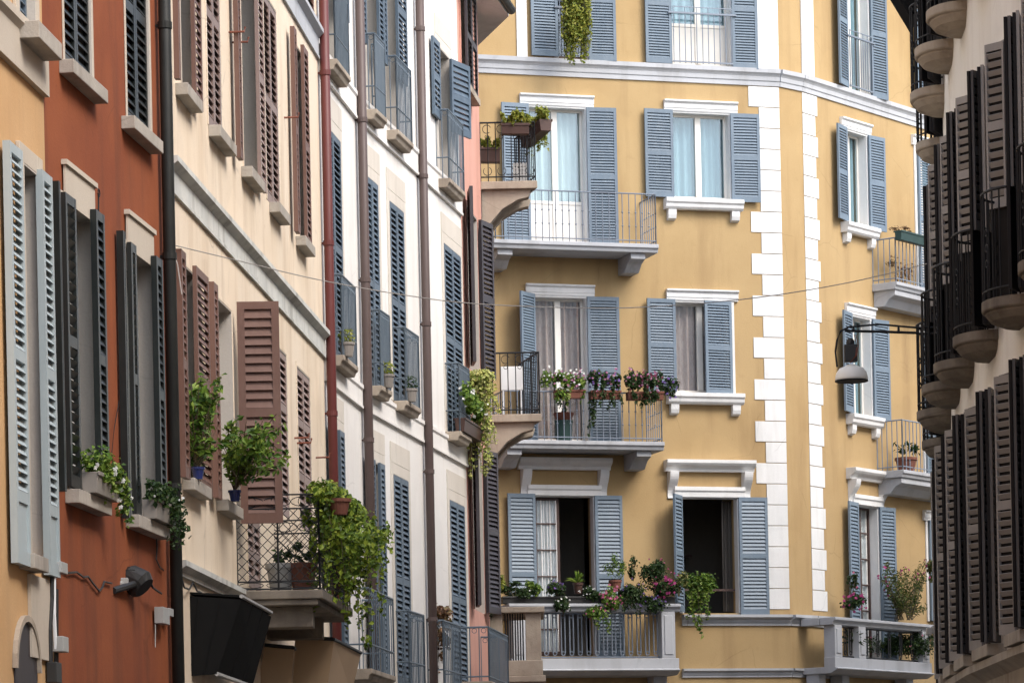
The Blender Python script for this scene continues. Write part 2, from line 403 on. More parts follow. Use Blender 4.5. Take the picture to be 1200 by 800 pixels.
def entablature(parent, W, s0, s1, z, zt, mat='trim', over=.2):
    mb = MB(); P = W.P; h = zt - z
    mb.extrude(P, [(0, z), (.06, z), (.065, z+.09), (.09, z+.12), (.09, z+.19), (0, z+.19)], s0-over*.7, s1+over*.7)
    mb.extrude(P, [(0, zt-.21), (.09, zt-.21), (.11, zt-.15), (.19, zt-.10), (.22, zt-.06), (.22, zt), (0, zt)], s0-over*1.6, s1+over*1.6)
    for q in (s0-over*1.3, s1+over*1.3-.17):
        prof = []
        for i in range(11):
            t = i/10; zz = zt-.213 - t*(h-.19); o = .17*(1-t)**1.4 + .035 + .03*sin(t*2*pi)
            prof.append((o, zz))
        mb.extrude(P, [(0, zt-.213)] + prof + [(0, zt-.213-(h-.19))], q, q+.17)
    return mb.build('entablature', mat, parent, bevel=.004)
def surround(W, r, mat, parent, w=.09, o=.03, name='window', top=True, bottom=False, lining='reveal'):
    s0, s1, z0, z1 = r; mb = MB(); P = W.P
    mb.box(P, s0-w, s0, .001, o, z0, z1 + (w if top else 0)); mb.box(P, s1, s1+w, .001, o, z0, z1 + (w if top else 0))
    if top: mb.box(P, s0, s1, .001, o*.97, z1, z1+w)
    if bottom: mb.box(P, s0-w, s1+w, .001, o*1.1, z0-w, z0)
    ob = mb.build(name, mat, parent, bevel=.004)
    if lining:
        l = MB(); l.box(P, s0-.001, s0+.012, -.158, o-.004, z0+.001, z1-.001); l.box(P, s1-.012, s1+.001, -.158, o-.004, z0+.001, z1-.001); l.box(P, s0+.012, s1-.012, -.158, o-.004, z1-.013, z1+.001)
        l.build('jamb_lining', lining, ob)
    return ob

# ------------------------------------------------------------------ rails
def rail_run(mb, pts, z0, z1, n, r=.008, rr=.014, low=.07, style=0):
    """pts plan polyline, bars from z0 to z1"""
    pts = [Vector(p) for p in pts]
    top = [Vector((p.x, p.y, z1)) for p in pts]; bot = [Vector((p.x, p.y, z0+low)) for p in pts]
    mb.tube(top, rr, 6); mb.tube(bot, rr*.8, 6)
    ls = [(pts[i+1]-pts[i]).length for i in range(len(pts)-1)]; T = sum(ls)
    for k in range(n+1):
        d = T*k/n; i = 0
        while i < len(ls)-1 and d > ls[i]: d -= ls[i]; i += 1
        q = pts[i] + (pts[i+1]-pts[i])*min(1, d/ls[i])
        thick = r*1.5 if k in (0, n) else r
        mb.tube([(q.x, q.y, z0), (q.x, q.y, z1)], thick, 5)
        if style == 1:      # small knops on the bars
            for t in (.35, .62): mb.lathe((q.x, q.y, z0 + (z1-z0)*t), [(.004, -.02), (r*2, -.006), (r*2, .006), (.004, .02)], 6)
        if style == 2 and k < n:      # scroll under the top rail
            e = pts[i] + (pts[i+1]-pts[i])*min(1, (d + T/n*.5)/ls[i])
            ring(mb, Vector((e.x, e.y, z1-.05)), (pts[i+1]-pts[i]).normalized(), min(.035, T/n*.4), r*.7)
    return mb
def ring(mb, c, d2, rad, r, n=10, arc=1.0, ph=0, sz=1):
    c = Vector(c); d = Vector((d2.x, d2.y, 0))
    mb.tube([c + d*(rad*cos(ph+2*pi*arc*i/n)) + Vector((0, 0, rad*sz*sin(ph+2*pi*arc*i/n))) for i in range(n+1)], r, 4)
def balcony(parent, W, s0, s1, zf, proj, slabm, railm, th=.12, rh=1.0, n=None, corbels=None, corbm=None, style=0, low=.07, mould=True, r=.008, inset=.04):
    P = W.P; mb = MB()
    if mould:
        mb.extrude(P, [(0, zf), (proj, zf), (proj, zf-th*.45), (proj-.03, zf-th*.6), (proj-.05, zf-th), (0, zf-th)], s0, s1)
    else: mb.box(P, s0, s1, 0, proj, zf-th, zf)
    if corbels:
        for q, w, h in corbels:
            mb.extrude(P, [(0, zf-th), (proj*.86, zf-th), (proj*.86, zf-th-h*.35), (proj*.62, zf-th-h*.55), (proj*.42, zf-th-h), (0, zf-th-h)], q, q+w)
    b = mb.build('balcony', slabm, parent, bevel=.008)
    e = inset
    def pl(s, o): q = W.p0 + W.d*s + W.n*o; return (q.x, q.y)
    rb = MB(); L = (s1-s0-2*e); pr = proj - e
    n = n or max(4, int(L/.11))
    rail_run(rb, [pl(s0+e, pr), pl(s1-e, pr)], zf, zf+rh, n, r, style=style, low=low)
    ns = max(2, int(pr/.11))
    for s in (s0+e, s1-e): rail_run(rb, [pl(s, 0), pl(s, pr)], zf, zf+rh, ns, r, style=style, low=low)
    rb.build('railing', railm, b)
    return b
def pipe(parent, W, s, z0, z1, r, mat, out=None, clips=(1.5,)):
    out = out or r + .03
    mb = MB(); q = W.P(s, out, 0)
    mb.tube([(q.x, q.y, z0), (q.x, q.y, z1)], r, 14)
    z = z0 + .8
    while z < z1:
        mb.lathe((q.x, q.y, z), [(r*.9, -.03), (r*1.16, -.03), (r*1.16, .03), (r*.9, .03)], 14)
        mb.box(W.P, s-.012, s+.012, 0, out, z-.012, z+.012)
        z += 2.05
    ob = mb.build('drainpipe', mat, parent)
    for p in ob.data.polygons: p.use_smooth = len(p.vertices) == 4 and p.area > .02
    return ob

# ------------------------------------------------------------------ plants
def leaves(mb, pos, n_dir, size, asp=.6):
    """one leaf: a folded diamond"""
    u = Vector((U(-1, 1), U(-1, 1), U(-1, 1))); d = (Vector(n_dir) + u*.9)
    if d.length < .01: d = Vector((0, 0, 1))
    d.normalize(); a = d.orthogonal().normalized(); a.rotate(Matrix.Rotation(U(0, 2*pi), 3, d)); b = d.cross(a)
    L = size*U(.55, 1.45); w = L*asp*.5
    p = Vector(pos)
    mb.add([p - a*L*.5, p + b*w + d*L*.12, p + a*L*.5 - d*L*.1, p - b*w + d*L*.12], [(0, 1, 2), (0, 2, 3)])
def blob(mb, c, rad, n, size, asp=.6, down=0, clumps=0):
    c = Vector(c); cl = None
    if clumps:
        cl = []
        for _ in range(clumps):
            v = Vector((U(-1, 1), U(-1, 1), U(-1, 1)))
            while v.length > 1: v = Vector((U(-1, 1), U(-1, 1), U(-1, 1)))
            cl.append((v*.8, U(.22, .42)))
    for _ in range(n):
        if cl:
            k = random.choice(cl); v = Vector((random.gauss(0, 1), random.gauss(0, 1), random.gauss(0, 1)))*k[1]*.55 + k[0]
            nd_ = v - k[0]*.6
        else:
            v = Vector((random.gauss(0, 1), random.gauss(0, 1), random.gauss(0, 1))).normalized()*U(.35, 1)**.5; nd_ = v
        p = c + Vector((v.x*rad[0], v.y*rad[1], v.z*rad[2]))
        leaves(mb, p, nd_*1.2 + Vector((0, -.4, .5)), size, asp)
def strand(mb, top, length, sway, n, size, asp=.6, spread=.04, st=None):
    p = Vector(top); pts = [p.copy()]; dx, dy = U(-sway, sway), U(-sway, sway); seg = 10
    for i in range(seg):
        p = p + Vector((dx/seg + U(-.012, .012), dy/seg + U(-.012, .012), -length/seg)); pts.append(p.copy())
    for k in range(n):
        t = U(0, 1)*seg; i = min(seg-1, int(t)); q = pts[i].lerp(pts[i+1], t-i)
        sp = spread*(1.15 - t/seg*.6)
        leaves(mb, q + Vector((U(-sp, sp), U(-sp, sp), U(-sp, sp))), (U(-.6, .6), -.6, .5), size, asp)
    if st is not None: st.tube(pts, .004, 4)
def spray(fo, st, fw, base, tip, n, size, asp, spread=.05, nf=0, fs=.05):
    base, tip = Vector(base), Vector(tip); mid = (base+tip)/2 + Vector((U(-.05, .05), U(-.05, .05), .12*(tip-base).length))
    pts = [base.lerp(mid, t/5).lerp(mid.lerp(tip, t/5), t/5) for t in range(6)]
    st.tube(pts, [.008, .007, .006, .005, .004, .003], 4)
    for _ in range(n):
        t = U(.25, 1.02)*5; i = min(4, int(t)); p = pts[i].lerp(pts[i+1], t-i)
        leaves(fo, p + Vector((U(-spread, spread), U(-spread, spread), U(-spread, spread))), (pts[i+1]-pts[i]).normalized()*.4 + Vector((0, -.4, .5)), size, asp)
    if nf: petals(fw, tip, (.06, .06, .06), nf, fs)
def petals(mb, c, rad, n, size):
    """n blossoms of five petals scattered on the near top of an ellipsoid"""
    c = Vector(c)
    for _ in range(n):
        v = Vector((random.gauss(0, 1), -abs(random.gauss(0, 1)), random.gauss(.4, 1))).normalized()*U(.75, 1.08)
        p = c + Vector((v.x*rad[0], v.y*rad[1], v.z*rad[2]))
        nn = Vector((U(-.5, .5), -1, U(-.1, .8))).normalized(); a = nn.orthogonal().normalized(); b = nn.cross(a)
        s = size*.68*U(.6, 1.25)
        for k in range(5):
            th = 2*pi*k/5 + U(-.2, .2); r = a*cos(th) + b*sin(th); q = nn.cross(r)
            mb.add([p, p + r*s*.35 + q*s*.24 - nn*s*.08, p + r*s*.6, p + r*s*.35 - q*s*.24 - nn*s*.08], [(0, 1, 2, 3)])
def pot(parent, c, r, h, mat, name='pot'):
    mb = MB(); mb.lathe(c, [(r*.68, 0), (r*.95, h*.78), (r*1.08, h*.79), (r*1.1, h), (r*.95, h), (r*.9, h*.88)], 18)
    o = mb.build(name, mat, parent, smooth=False, fix=False)
    return o
def trough(parent, P, s0, s1, o0, o1, z0, z1, mat):
    mb = MB(); t = .012
    mb.extrude(lambda a, b, c: P(a, b, c), [(o0+.02, z0), (o1-.02, z0), (o1, z1), (o0, z1)], s0, s1)
    mb.box(P, s0-.01, s1+.01, o1-.005, o1+.01, z1-.03, z1+.004); mb.box(P, s0-.01, s1+.01, o0-.01, o0+.005, z1-.03, z1+.004)
    return mb.build('box', mat, parent, bevel=.006)
def cable(name, pts, r, mat, label, cat='cable', sub=1, group=None):
    ps = [Vector(p) for p in pts]
    mb = MB(); mb.tube(ps, r, 5)
    return tag(mb.build(name, mat), label, cat, group)

# ================================================================== SETTING
g = MB(); g.add([(-400, -400, 0), (400, -400, 0), (400, 600, 0), (-400, 600, 0)], [(0, 1, 2, 3)])
go = g.build('ground', 'paving'); go['kind'] = 'structure'

# ================================================================== 1 pale ochre house (far left)
hA = thing('ochre_house', (-4.3, 24, 0), 'pale ochre house with light blue shutters and an arched doorway at the left edge', 'house')
W = wA
def Wr(W, x0, x1, z0, z1, ym): return (W.S(x0, ym), W.S(x1, ym), z0, z1)
zA = W.Z(40, 660)
rA = (W.S(28, 420), W.S(45, 420), W.Z(40, 655), W.Z(40, 205))
rA2 = (W.S(19, 20), W.S(38, 20), W.Z(30, 40), W.Z(30, 40) + 1.9)
arch = (W.S(16, 790), W.S(42, 790), 0.0, W.Z(28, 765))
mb = MB(); wall_mesh(mb, W, [rA, rA2], 0, 15)
shell(mb, [W.p0, W.p1], [(-14, 28.6), (-14, -10)], 0, 14.9)
mb.build('wall', 'ochre2', hA)
# arched doorway trim: stepped arc
mb = MB(); sm = (arch[0]+arch[1])/2; hw = (arch[1]-arch[0])/2
for k in range(12):
    t0, t1 = pi*k/12, pi*(k+1)/12
    for (ra, rb_, o) in ((1.0, 1.13, .04),):
        vs = [W.P(sm - hw*rr*cos(t), oo, arch[3] - hw*.35 + hw*rr*sin(t)*1.0) for t in (t0, t1) for rr in (ra, rb_) for oo in (0.002, o)]
        mb.add(vs, [(0, 1, 3, 2), (4, 6, 7, 5), (0, 4, 5, 1), (2, 3, 7, 6), (0, 2, 6, 4), (1, 5, 7, 3)])
mb.build('door_arch', 'paleston', hA)
mb = MB(); zc0 = arch[3] - hw*.35; o_ = 0; rim = [(sm-hw, 0.0)] + [(sm - hw*cos(pi*k/16), zc0 + hw*sin(pi*k/16)) for k in range(17)] + [(sm+hw, 0.0)]
n_ = len(rim)
for oo in (.003, .012): mb.v += [W.P(a, oo, z) for a, z in rim]
mb.f += [tuple(range(n_)), tuple(range(n_, 2*n_))] + [(k, (k+1) % n_, n_+(k+1) % n_, n_+k) for k in range(n_)]
mb.build('dark_opening_panel', 'pinkshut', hA)  # flat dark panel, painted shade in place of the arch opening
w = surround(W, rA, 'board', hA, w=.14, o=.035)
casement(w, W, rA, 'curtain', 'darkwood', 'dimglass')
pxsill(w, W, 22, 57, 650, rA[2], 'stone', .12, .11)
flat(w, W, 8, 32, 420, rA[2]-.1, rA[3]+.03, 'paleblue', .065, .06, th=.055, solid=.5)
flat(w, W, 46, 66, 420, rA[2]-.1, rA[3]+.03, 'paleblue', .065, .05, th=.055, solid=.5)
ap = MB(); ap.box(W.P, rA[0]-.05, rA[1]+.1, .002, .03, rA[2]-.75, rA[2]-.13); ap.build('apron_panel', 'board', hA)
w = surround(W, rA2, 'board', hA, w=.12, o=.03)
sill(w, W, rA2[0], rA2[1], rA2[2], 'stone', .2, .13, over=.12)
for sd, h in (('L', rA2[0]), ('R', rA2[1])): leaf(w, W, h, sd, (rA2[1]-rA2[0])/2-.004, rA2[2]+.01, rA2[3]-.01, 0, 'slate', .07, -.06)
zb = W.Z(48, 112)
mb = MB(); mb.extrude(W.P, [(0, zb), (.05, zb), (.05, zb+.3), (.09, zb+.34), (.09, zb+.40), (0, zb+.40)], 0, W.L-.01); mb.build('belt_course', 'board', hA)

# ================================================================== 2 red house
hB = thing('red_house', (-3.2, 30, 0), 'brick red rendered house with black green shutters beside a dark drainpipe', 'house')
W = wB
def upper(W, xl, xr, xs, ys, hh, yl): z = W.Z(xs, ys); return (W.S(xl, yl), W.S(xr, yl), z, z+hh)
zu = W.Z(85, 59, .2); zl = W.Z(94, 570, .2)
rB = [(W.S(74, 25), W.S(106, 25), zu+.02, zu+2.1), (W.S(147, 60), W.S(174, 60), zu+.02, zu+2.1),
      (W.S(76, 400), W.S(110, 400), zl+.02, zl+2.32), (W.S(149, 430), W.S(179, 430), zl+.02, zl+2.32)]
mb = MB(); wall_mesh(mb, W, rB, 0, 15); shell(mb, [W.p0, W.p1], [(-11, 32.3), (-11, 27.75)], 0, 14.9); mb.build('wall', 'red', hB)
for i, r in enumerate(rB):
    low = i > 1
    w = surround(W, r, 'board', hB, w=.05 if not low else .06, o=.012)
    pxsill(w, W, *[(69, 126, 75), (142, 191, 150), (76, 131, 580), (147, 199, 610)][i], r[2], 'stone', .12, .11)
    if not low:
        for sd, h in (('L', r[0]), ('R', r[1])): leaf(w, W, h, sd, (r[1]-r[0])/2-.004, r[2]+.01, r[3]-.01, 0, 'blackgreen', .075, -.03)
    else:
        b = MB(); b.box(W.P, r[0]+.01, r[1]+.02, .013, .03, r[3]-.02, r[3]+.27); b.box(W.P, r[0]-.01, r[1]+.05, .002, .05, r[3]+.27, r[3]+.31); b.build('head_panel', 'board', w)
        casement(w, W, r, 'curtain', 'wood', 'dimglass')
        X = [(65, 74, 75, 93, 109, 126), (139, 150, 151, 162.5, 179, 193)][i-2]
        flat(w, W, X[0], X[1], 410, r[2]-.05, r[3]+.06, 'blackgreen', .075, .05, th=.06)
        flat(w, W, X[2], X[3], 410, r[2]+.02, r[3]+.03, 'blackgreen', .08, .04, flip=True, cover=.34, q=.006)
        flat(w, W, X[4], X[5], 410, r[2]-.05, r[3]+.06, 'blackgreen', .075, .06, th=.05)
pipe(hB, W, W.S(198, 300, .08), .1, 14.9, .056, 'pipe')
# ================================================================== 3 cream house
hC = thing('cream_house', (-2.6, 37, 0), 'cream rendered house with brown shutters and a weathered grey band', 'house')
W = wC
SU = W.Z(219, 81, .2); SL = W.Z(228, 552, .2)
U5 = [(212, 225), (243, 259), (284, 300), (311, 326), (349, 356)]
YU = [60, 100, 120, 150, 180]
rC = []
for (a, b), y in zip(U5, YU): rC.append((W.S(a, y), W.S(b, y), SU, SU+2.25))
L4 = [(220, 230, 440), (257, 273, 470)]
for a, b, y in L4: rC.append((W.S(a, y), W.S(b, y), SL, SL+2.0))
zd = W.Z(322, 690); d3 = (W.S(321, 500), W.S(337, 500), W.Z(327, 600), W.Z(327, 408)); d4 = (W.S(349, 510), W.S(364, 510), d3[2], d3[3])
d5 = (W.S(290, 640), W.S(305, 640), W.Z(297, 690), W.Z(297, 572))
rC += [d3, d4, d5]
T3 = (W.S(352, 5), W.S(368, 5), 11.62, 13.6)
rC.append(T3)
mb = MB(); wall_mesh(mb, W, rC, 0, 16.5); shell(mb, [W.p0, W.p1], [(-11, 43.2), (-11, 32.3)], 0, 16.4); mb.build('wall', 'cream', hC)
for i, r in enumerate(rC):
    w = surround(W, r, 'cream' if i else 'board', hC, w=.05, o=.008)
    if i < 7: pxsill(w, W, *[(205, 237, 90), (244, 277, 145), (282, 310, 185), (315, 340, 225), (346, 369, 260), (213, 248, 555), (253, 285, 578)][i], r[2], 'stone', .12, .11)
    hw = (r[1]-r[0])/2 - .004
    if i in (1, 3, 7, 8, 9, 10):
        for sd, h in (('L', r[0]), ('R', r[1])): leaf(w, W, h, sd, hw, r[2]+.01, r[3]-.01, 0, 'mauve' if i != 10 else 'brown', .075, -.02, mids=(.32, .66) if i > 6 else (.5,))
    else:
        casement(w, W, r, 'curtain', 'wood', 'dimglass')
        X = {0: (204, 211, 224, 237), 2: (275, 284, 300, 310.5), 4: (342, 350, 354, 363), 5: (209, 221, 228, 247), 6: (247, 258, 0, 0)}[i]
        y = {0: 60, 2: 110, 4: 150, 5: 440, 6: 450}[i]
        flat(w, W, X[0], X[1], y, r[2]-.03, r[3]+.03, 'brown', .075, .07, th=.05)
        if X[2]: flat(w, W, X[2], X[3], y, r[2]-.04, r[3]+.03, 'mauve' if i == 2 else 'brown', .075, .06)
        else: leaf(w, W, r[1]+.05, 'R', .42, r[2]-.12, r[3]+.1, 96, 'brown', .085, .05, st=.075, cover=.52)
def belt(parent, W, z0, z1, mat, a0=None, a1=None, o=.02, topo=.09, capm=None):
    a0 = .01 if a0 is None else a0; a1 = W.L-.01 if a1 is None else a1
    mb = MB(); mb.extrude(W.P, [(0, z0), (o+.012, z0), (o+.012, z0+.035), (o, z0+.04), (o, z1-.10), (topo*.6, z1-.075), (topo, z1-.05), (topo, z1), (0, z1)], a0, a1)
    return mb.build('belt_course', mat, parent)
zt = W.Z(290, 288); zb_ = W.Z(290, 323)
belt(hC, W, zb_, zt, 'beltgrey')
zt = W.Z(368, 30); belt(hC, W, W.Z(365, 58), zt, 'greytrim')
belt(hC, W, W.Z(250, 693), W.Z(250, 677), 'beltgrey', a1=W.S(286, 690))
pipe(hC, W, W.S(377, 300), .1, 16.4, .058, 'redpipe')
mb = MB()
for (x, y) in ((268, 38), (272, 50), (333, 138), (345, 513), (348, 519), (370, 536)):
    s, z = W.hit(x, y); mb.tube([W.P(s, 0, z), W.P(s, .16, z), W.P(s+.02, .165, z+.05)], .011, 6)
mb.build('shutter_hook', 'rust', hC)
# lattice balcony
Bp = [Vector(( -315*35.9/F, 35.9)), Vector((-215*35.9/F, 35.9)), Vector((-1.66, 38.65)), Vector((-2.51, 38.65))]
zf = at(378, 690, 35.9).z
mb = MB(); mb.slab([tuple(p) for p in Bp], zf-.09, zf)
ins = [Bp[0]+Vector((0, .03)), Bp[1]+Vector((-.05, .03)), Bp[2]+Vector((-.05, -.03)), Bp[3]+Vector((0, -.03))]
mb.slab([tuple(p) for p in ins], zf-.15, zf-.09)
bc = [at(318, 715, 36.2), at(367, 715, 36.2)]
for yy in (36.1, 37.9):
    mb.box(W3, -2.62, bc[1].x, yy, yy+.35, zf-.36, zf-.15)
bal = mb.build('balcony', 'darkston', hC, bevel=.01)
def lattice(mb, A, B, z0, z1, r=.007):
    A, B = Vector(A), Vector(B); D = B-A; L = D.length; d = D/L
    def Q(a, z): q = A + d*a; return Vector((q.x, q.y, z))
    H = z1-z0; zb1, zt1 = z0+.07, z1-.14
    for z in (z0+.015, z0+.09, zt1, z1): mb.tube([Q(0, z), Q(L, z)], r*1.25, 5)
    for a in (0, L/2, L): mb.tube([Q(a, z0), Q(a, z1)], r*1.5, 5)
    step = .105; hh = zt1 - (z0+.09)
    n = int((L+hh)/step)+1
    for k in range(-int(hh/step)-1, n):
        for sg in (1, -1):
            # diagonals clipped to the panel
            a0 = k*step; pts = []
            for t in (0, 1):
                pass
            if sg == 1: aa, bb = a0, a0+hh
            else: aa, bb = a0+hh, a0
            z_a, z_b = z0+.09, zt1
            def clip(a, z, a2, z2):
                if a < 0: t = (0-a)/(a2-a); return 0, z+(z2-z)*t
                if a > L: t = (L-a)/(a2-a); return L, z+(z2-z)*t
                return a, z
            if (aa < 0 and bb < 0) or (aa > L and bb > L): continue
            p = clip(aa, z_a, bb, z_b); q = clip(bb, z_b, aa, z_a)
            mb.tube([Q(*p), Q(*q)], r*.75, 4)
    m = max(2, int(L/.27))
    for k in range(m):
        cx = L*(k+.5)/m
        ring(mb, Q(cx, z1-.07), d, .062, r*.8, 12)
        ring(mb, Q(cx, z1-.07), d, L/m*.5, r*.8, 14, sz=.36)
        ring(mb, Q(cx, z0+.052), d, L/m*.45, r*.7, 12, sz=.22)
rb = MB(); e = .03
A_, B_, C_, D_ = Bp[0]+Vector((0, e)), Bp[1]+Vector((-e, e)), Bp[2]+Vector((-e, -e)), Bp[3]+Vector((0, -e))
zr = at(378, 578, 35.9).z
lattice(rb, A_, B_, zf, zr); lattice(rb, B_, C_, zf, zr); lattice(rb, C_, D_, zf, zr)
rb.build('railing', 'iron', bal)

# ================================================================== 4 white house, bending with the street
hD = thing('white_house', (-1.6, 47, 0), 'off white house with slate blue shutters and small iron balconies bending with the street', 'house')
zB2 = wD.Z(390, 107); zB2t = zB2+.55; zB1 = wD.Z(387, 451); zB1t = zB1+.5
fl = [zB1 - 3.45, zB1+.35, zB2+.22]     # balcony floors
# windows: wall, px x0,x1 at y, floor index, style
DW = [(wD, 381, 399, 240, 1, 'closed'), (wD, 377, 395, 30, 2, 'open'), (wD, 392, 402, 600, 0, 'edge'),
      (wE, 429, 443, 290, 1, 'closed'), (wE, 457, 473, 310, 1, 'closed'), (wE, 429, 442, 60, 2, 'open'), (wE, 451, 464, 80, 2, 'edge'),
      (wE, 434, 449, 620, 0, 'edge'), (wE, 462, 479, 650, 0, 'closed'),
      (wG, 521, 540, 370, 1, 'closed'), (wG, 513, 527, 130, 2, 'wide'), (wG, 528, 545, 680, 0, 'closed')]
segs = {id(x): [] for x in (wD, wE, wG)}
spec = []
for (Wx, x0, x1, ym, f_, st_) in DW:
    hgt = 2.78 if f_ == 1 else (2.72 if f_ == 2 else 2.95)
    if f_ == 0: hgt = (Wx.Z((x0+x1)/2, {392: 507, 434: 543, 462: 560, 528: 590}[x0]) - fl[0])
    if f_ == 1: hgt = (Wx.Z((x0+x1)/2, {381: 157, 429: 212, 457: 243, 521: 294}[x0]) - fl[1])
    if x0 == 513: hgt = Wx.Z(520, 62) - fl[2]
    r = (Wx.S(x0, ym), Wx.S(x1, ym), fl[f_], fl[f_]+hgt); segs[id(Wx)].append(r); spec.append((Wx, r, f_, st_))
mb = MB()
for Wx in (wD, wE, wG): wall_mesh(mb, Wx, segs[id(Wx)], 0, 17.5)
shell(mb, [wD.p0, wE.p0, wG.p0, wG.p1], [(-9, 53), (-9, 43.2)], 0, 17.4); mb.build('wall', 'white', hD)
LV = {1: (30, (394, 410)), 2: (600, (386, 395), (397, 406)), 5: (60, (422, 431), (442, 455)), 6: (60, (447, 452), (464, 478)), 7: (620, (430, 442), (444, 453)), 10: (110, (506, 517))}
for (Wx, r, f_, st_) in spec:
    w = surround(Wx, r, 'palebrd', hD, w=.15, o=.012)
    b = MB(); b.box(Wx.P, r[0]-.15, r[1]+.15, .002, .014, r[3]+.15, r[3]+.42); b.build('head_panel', 'palebrd', w)
    hw = (r[1]-r[0])/2-.004
    if st_ == 'closed':
        for sd, h in (('L', r[0]), ('R', r[1])): leaf(w, Wx, h, sd, hw, r[2]+.01, r[3]-.01, 0, 'slate', .075, .0, slat=.05)
    else:
        casement(w, Wx, r, 'curtain', 'wood', 'dimglass')
        k_ = spec.index((Wx, r, f_, st_)); X = LV[k_]
        for (x0_, x1_) in X[1:]: flat(w, Wx, x0_, x1_, X[0], r[2]+(.85 if f_ == 2 else .02), r[3], 'slate', .07, .05)
        if k_ == 10: leaf(w, Wx, Wx.S(528, 120, .05), 'R', .62, r[2]+.85, r[3]-.05, 165, 'slate', .07, .06)
for Wx in (wD, wE, wG):
    belt(hD, Wx, zB2, zB2t-.2, 'white', o=.03, topo=.05); belt(hD, Wx, zB1, zB1t-.2, 'white', o=.03, topo=.05)
for Wx, x0, x1, y, f_, pr in ((wD, 377, 411, 80, 2, .19), (wD, 385, 420, 425, 1, .19), (wE, 425, 454, 140, 2, .19), (wE, 451, 485, 175, 2, .19), (wE, 431, 460, 463, 1, .19), (wE, 461, 494, 487, 1, .19),
                           (wG, 512, 546, 240, 2, .2), (wG, 522, 553, 518, 1, .23), (wD, 396, 464, 785, 0, .42), (wE, 464, 500, 790, 0, .2), (wG, 501, 542, 795, 0, .25)):
    balcony(hD, Wx, Wx.S(x0, y), Wx.S(x1, y, pr), fl[f_], pr, 'paleston', 'blueiron', th=.13, rh=.98, n=11, style=2, low=.3, r=.0078, inset=.02)
pipe(hD, wE, .03, .1, 17, .06, 'brownpipe'); pipe(hD, wG, .03, .1, 17, .06, 'brownpipe')
mb = MB()
for (Wx, x, ) in ((wD, 405), (wE, 478), (wG, 503)):
    pass

# ================================================================== 5 salmon house with corner balconies
hH = thing('salmon_house', (-.4, 54.2, 0), 'narrow salmon pink corner house with black shutters and corner balconies', 'house')
W = wH
corner = Vector((-.264, 55.42)); bd = Vector((-.235, .972)).normalized()
wS = Wall(corner, corner + bd*6)           # side face, turns away up the cross street
zT = W.Z(555, 6)
rH = [(.35, 1.35, W.Z(555, 122), W.Z(555, 12)), (.55, 1.75, 9.0, W.Z(558, 258)), (.55, 1.75, 5.4, 7.9)]
mb = MB(); wall_mesh(mb, W, rH, 0, zT); shell(mb, [W.p0, W.p1, wS.p1], [(-9, 61), (-9, 53)], 0, zT-.05)
mb.build('wall', 'pink', hH)
for i, r in enumerate(rH):
    w = surround(W, r, 'pink', hH, w=.08, o=.02)
    if i == 0:
        for sd, h in (('L', r[0]-.08), ('R', r[1]+.08)): leaf(w, W, h, sd, .57, r[2]-.05, r[3]+.03, 0, 'pinkshut', .07, .1, slat=.05)
        sill(w, W, r[0], r[1], r[2], 'paleston', .14, .1, over=.15)
    else:
        casement(w, W, r, 'curtain', 'darkwood', 'dimglass')
        leaf(w, W, r[0], 'L', .5, r[2]+.02, r[3]+.2, 168, 'pinkshut', .07, .05, slat=.05, th=.05)
        leaf(w, W, r[1], 'R', .5, r[2]+.02, r[3], 166, 'pinkshut', .07, .06, slat=.05, th=.05)
# eave
mb = MB(); mb.slab([tuple(W.p0 - W.d*.1 + W.n*0), tuple(W.p0 - W.d*.1 + W.n*.35), tuple(W.p1 + W.d*.35 + W.n*.45), tuple(wS.p1 + Vector((.5, 0))), tuple(wS.p1), tuple(W.p1)], zT-.02, zT+.10)
mb.build('eave', 'trim', hH)
mb = MB(); q = W.P(0, .42, zT+.06); q2 = W.P(W.L+.3, .50, zT+.06); mb.tube([q, q2], .07, 10); mb.build('gutter', 'pipe', hH)
mb = MB(); mb.slab([tuple(W.p0 + W.n*.3), tuple(W.p1 + W.d*.3 + W.n*.4), tuple(wS.p1 + Vector((.4, 0))), (-9, 61), (-9, 53)], zT+.11, zT+.2); mb.build('roof', 'tile', hH)
def cornerbal(zf, zr, x1, style, th=.12):
    nA = corner + Vector((0, 0)); nB = Vector((x1, 55.42)); nC = Vector((x1 - .30, 56.75)); nD = Vector((-.55, 56.75))
    mb = MB(); mb.slab([tuple(nA), tuple(nB), tuple(nC), tuple(nD)], zf-th, zf)
    # scrolled support
    for yy in (55.5, 56.3):
        prof = [(0, zf-th), (x1+.16, zf-th), (x1+.12, zf-th-.12), (x1-.05, zf-th-.16), (.32, zf-th-.3), (.1, zf-th-.55), (0, zf-th-.6)]
        P = lambda a, b, c: Vector((-.26 + b, a, c))
        mb.extrude(P, prof, yy, yy+.22)
    b = mb.build('balcony', 'paleston', hH, bevel=.01)
    rb = MB(); e = .03
    rail_run(rb, [nA+Vector((0, e)), nB+Vector((-e, e))], zf, zr, 7, .008, style=0)
    rail_run(rb, [nB+Vector((-e, e)), nC+Vector((-e, 0))], zf, zr, 12, .008, style=0)
    L = (nB-nA)
    for k in range(4):
        c = nA + L*((k+.5)/4); ring(rb, (c.x, c.y+e, zr-.10), L.normalized(), .065, .007, 10, .8, .4); ring(rb, (c.x, c.y+e, zf+.16), L.normalized(), .065, .007, 10, .8, 2.4)
        ring(rb, (c.x, c.y+e, zr-.22), L.normalized(), .03, .006, 8)
    rb.build('railing', 'iron', b)
    return b
zf1 = at(600, 212, 55.42).z; zr1 = at(600, 143, 55.42).z
zf2 = at(600, 485, 55.42).z; zr2 = at(600, 413, 55.42).z
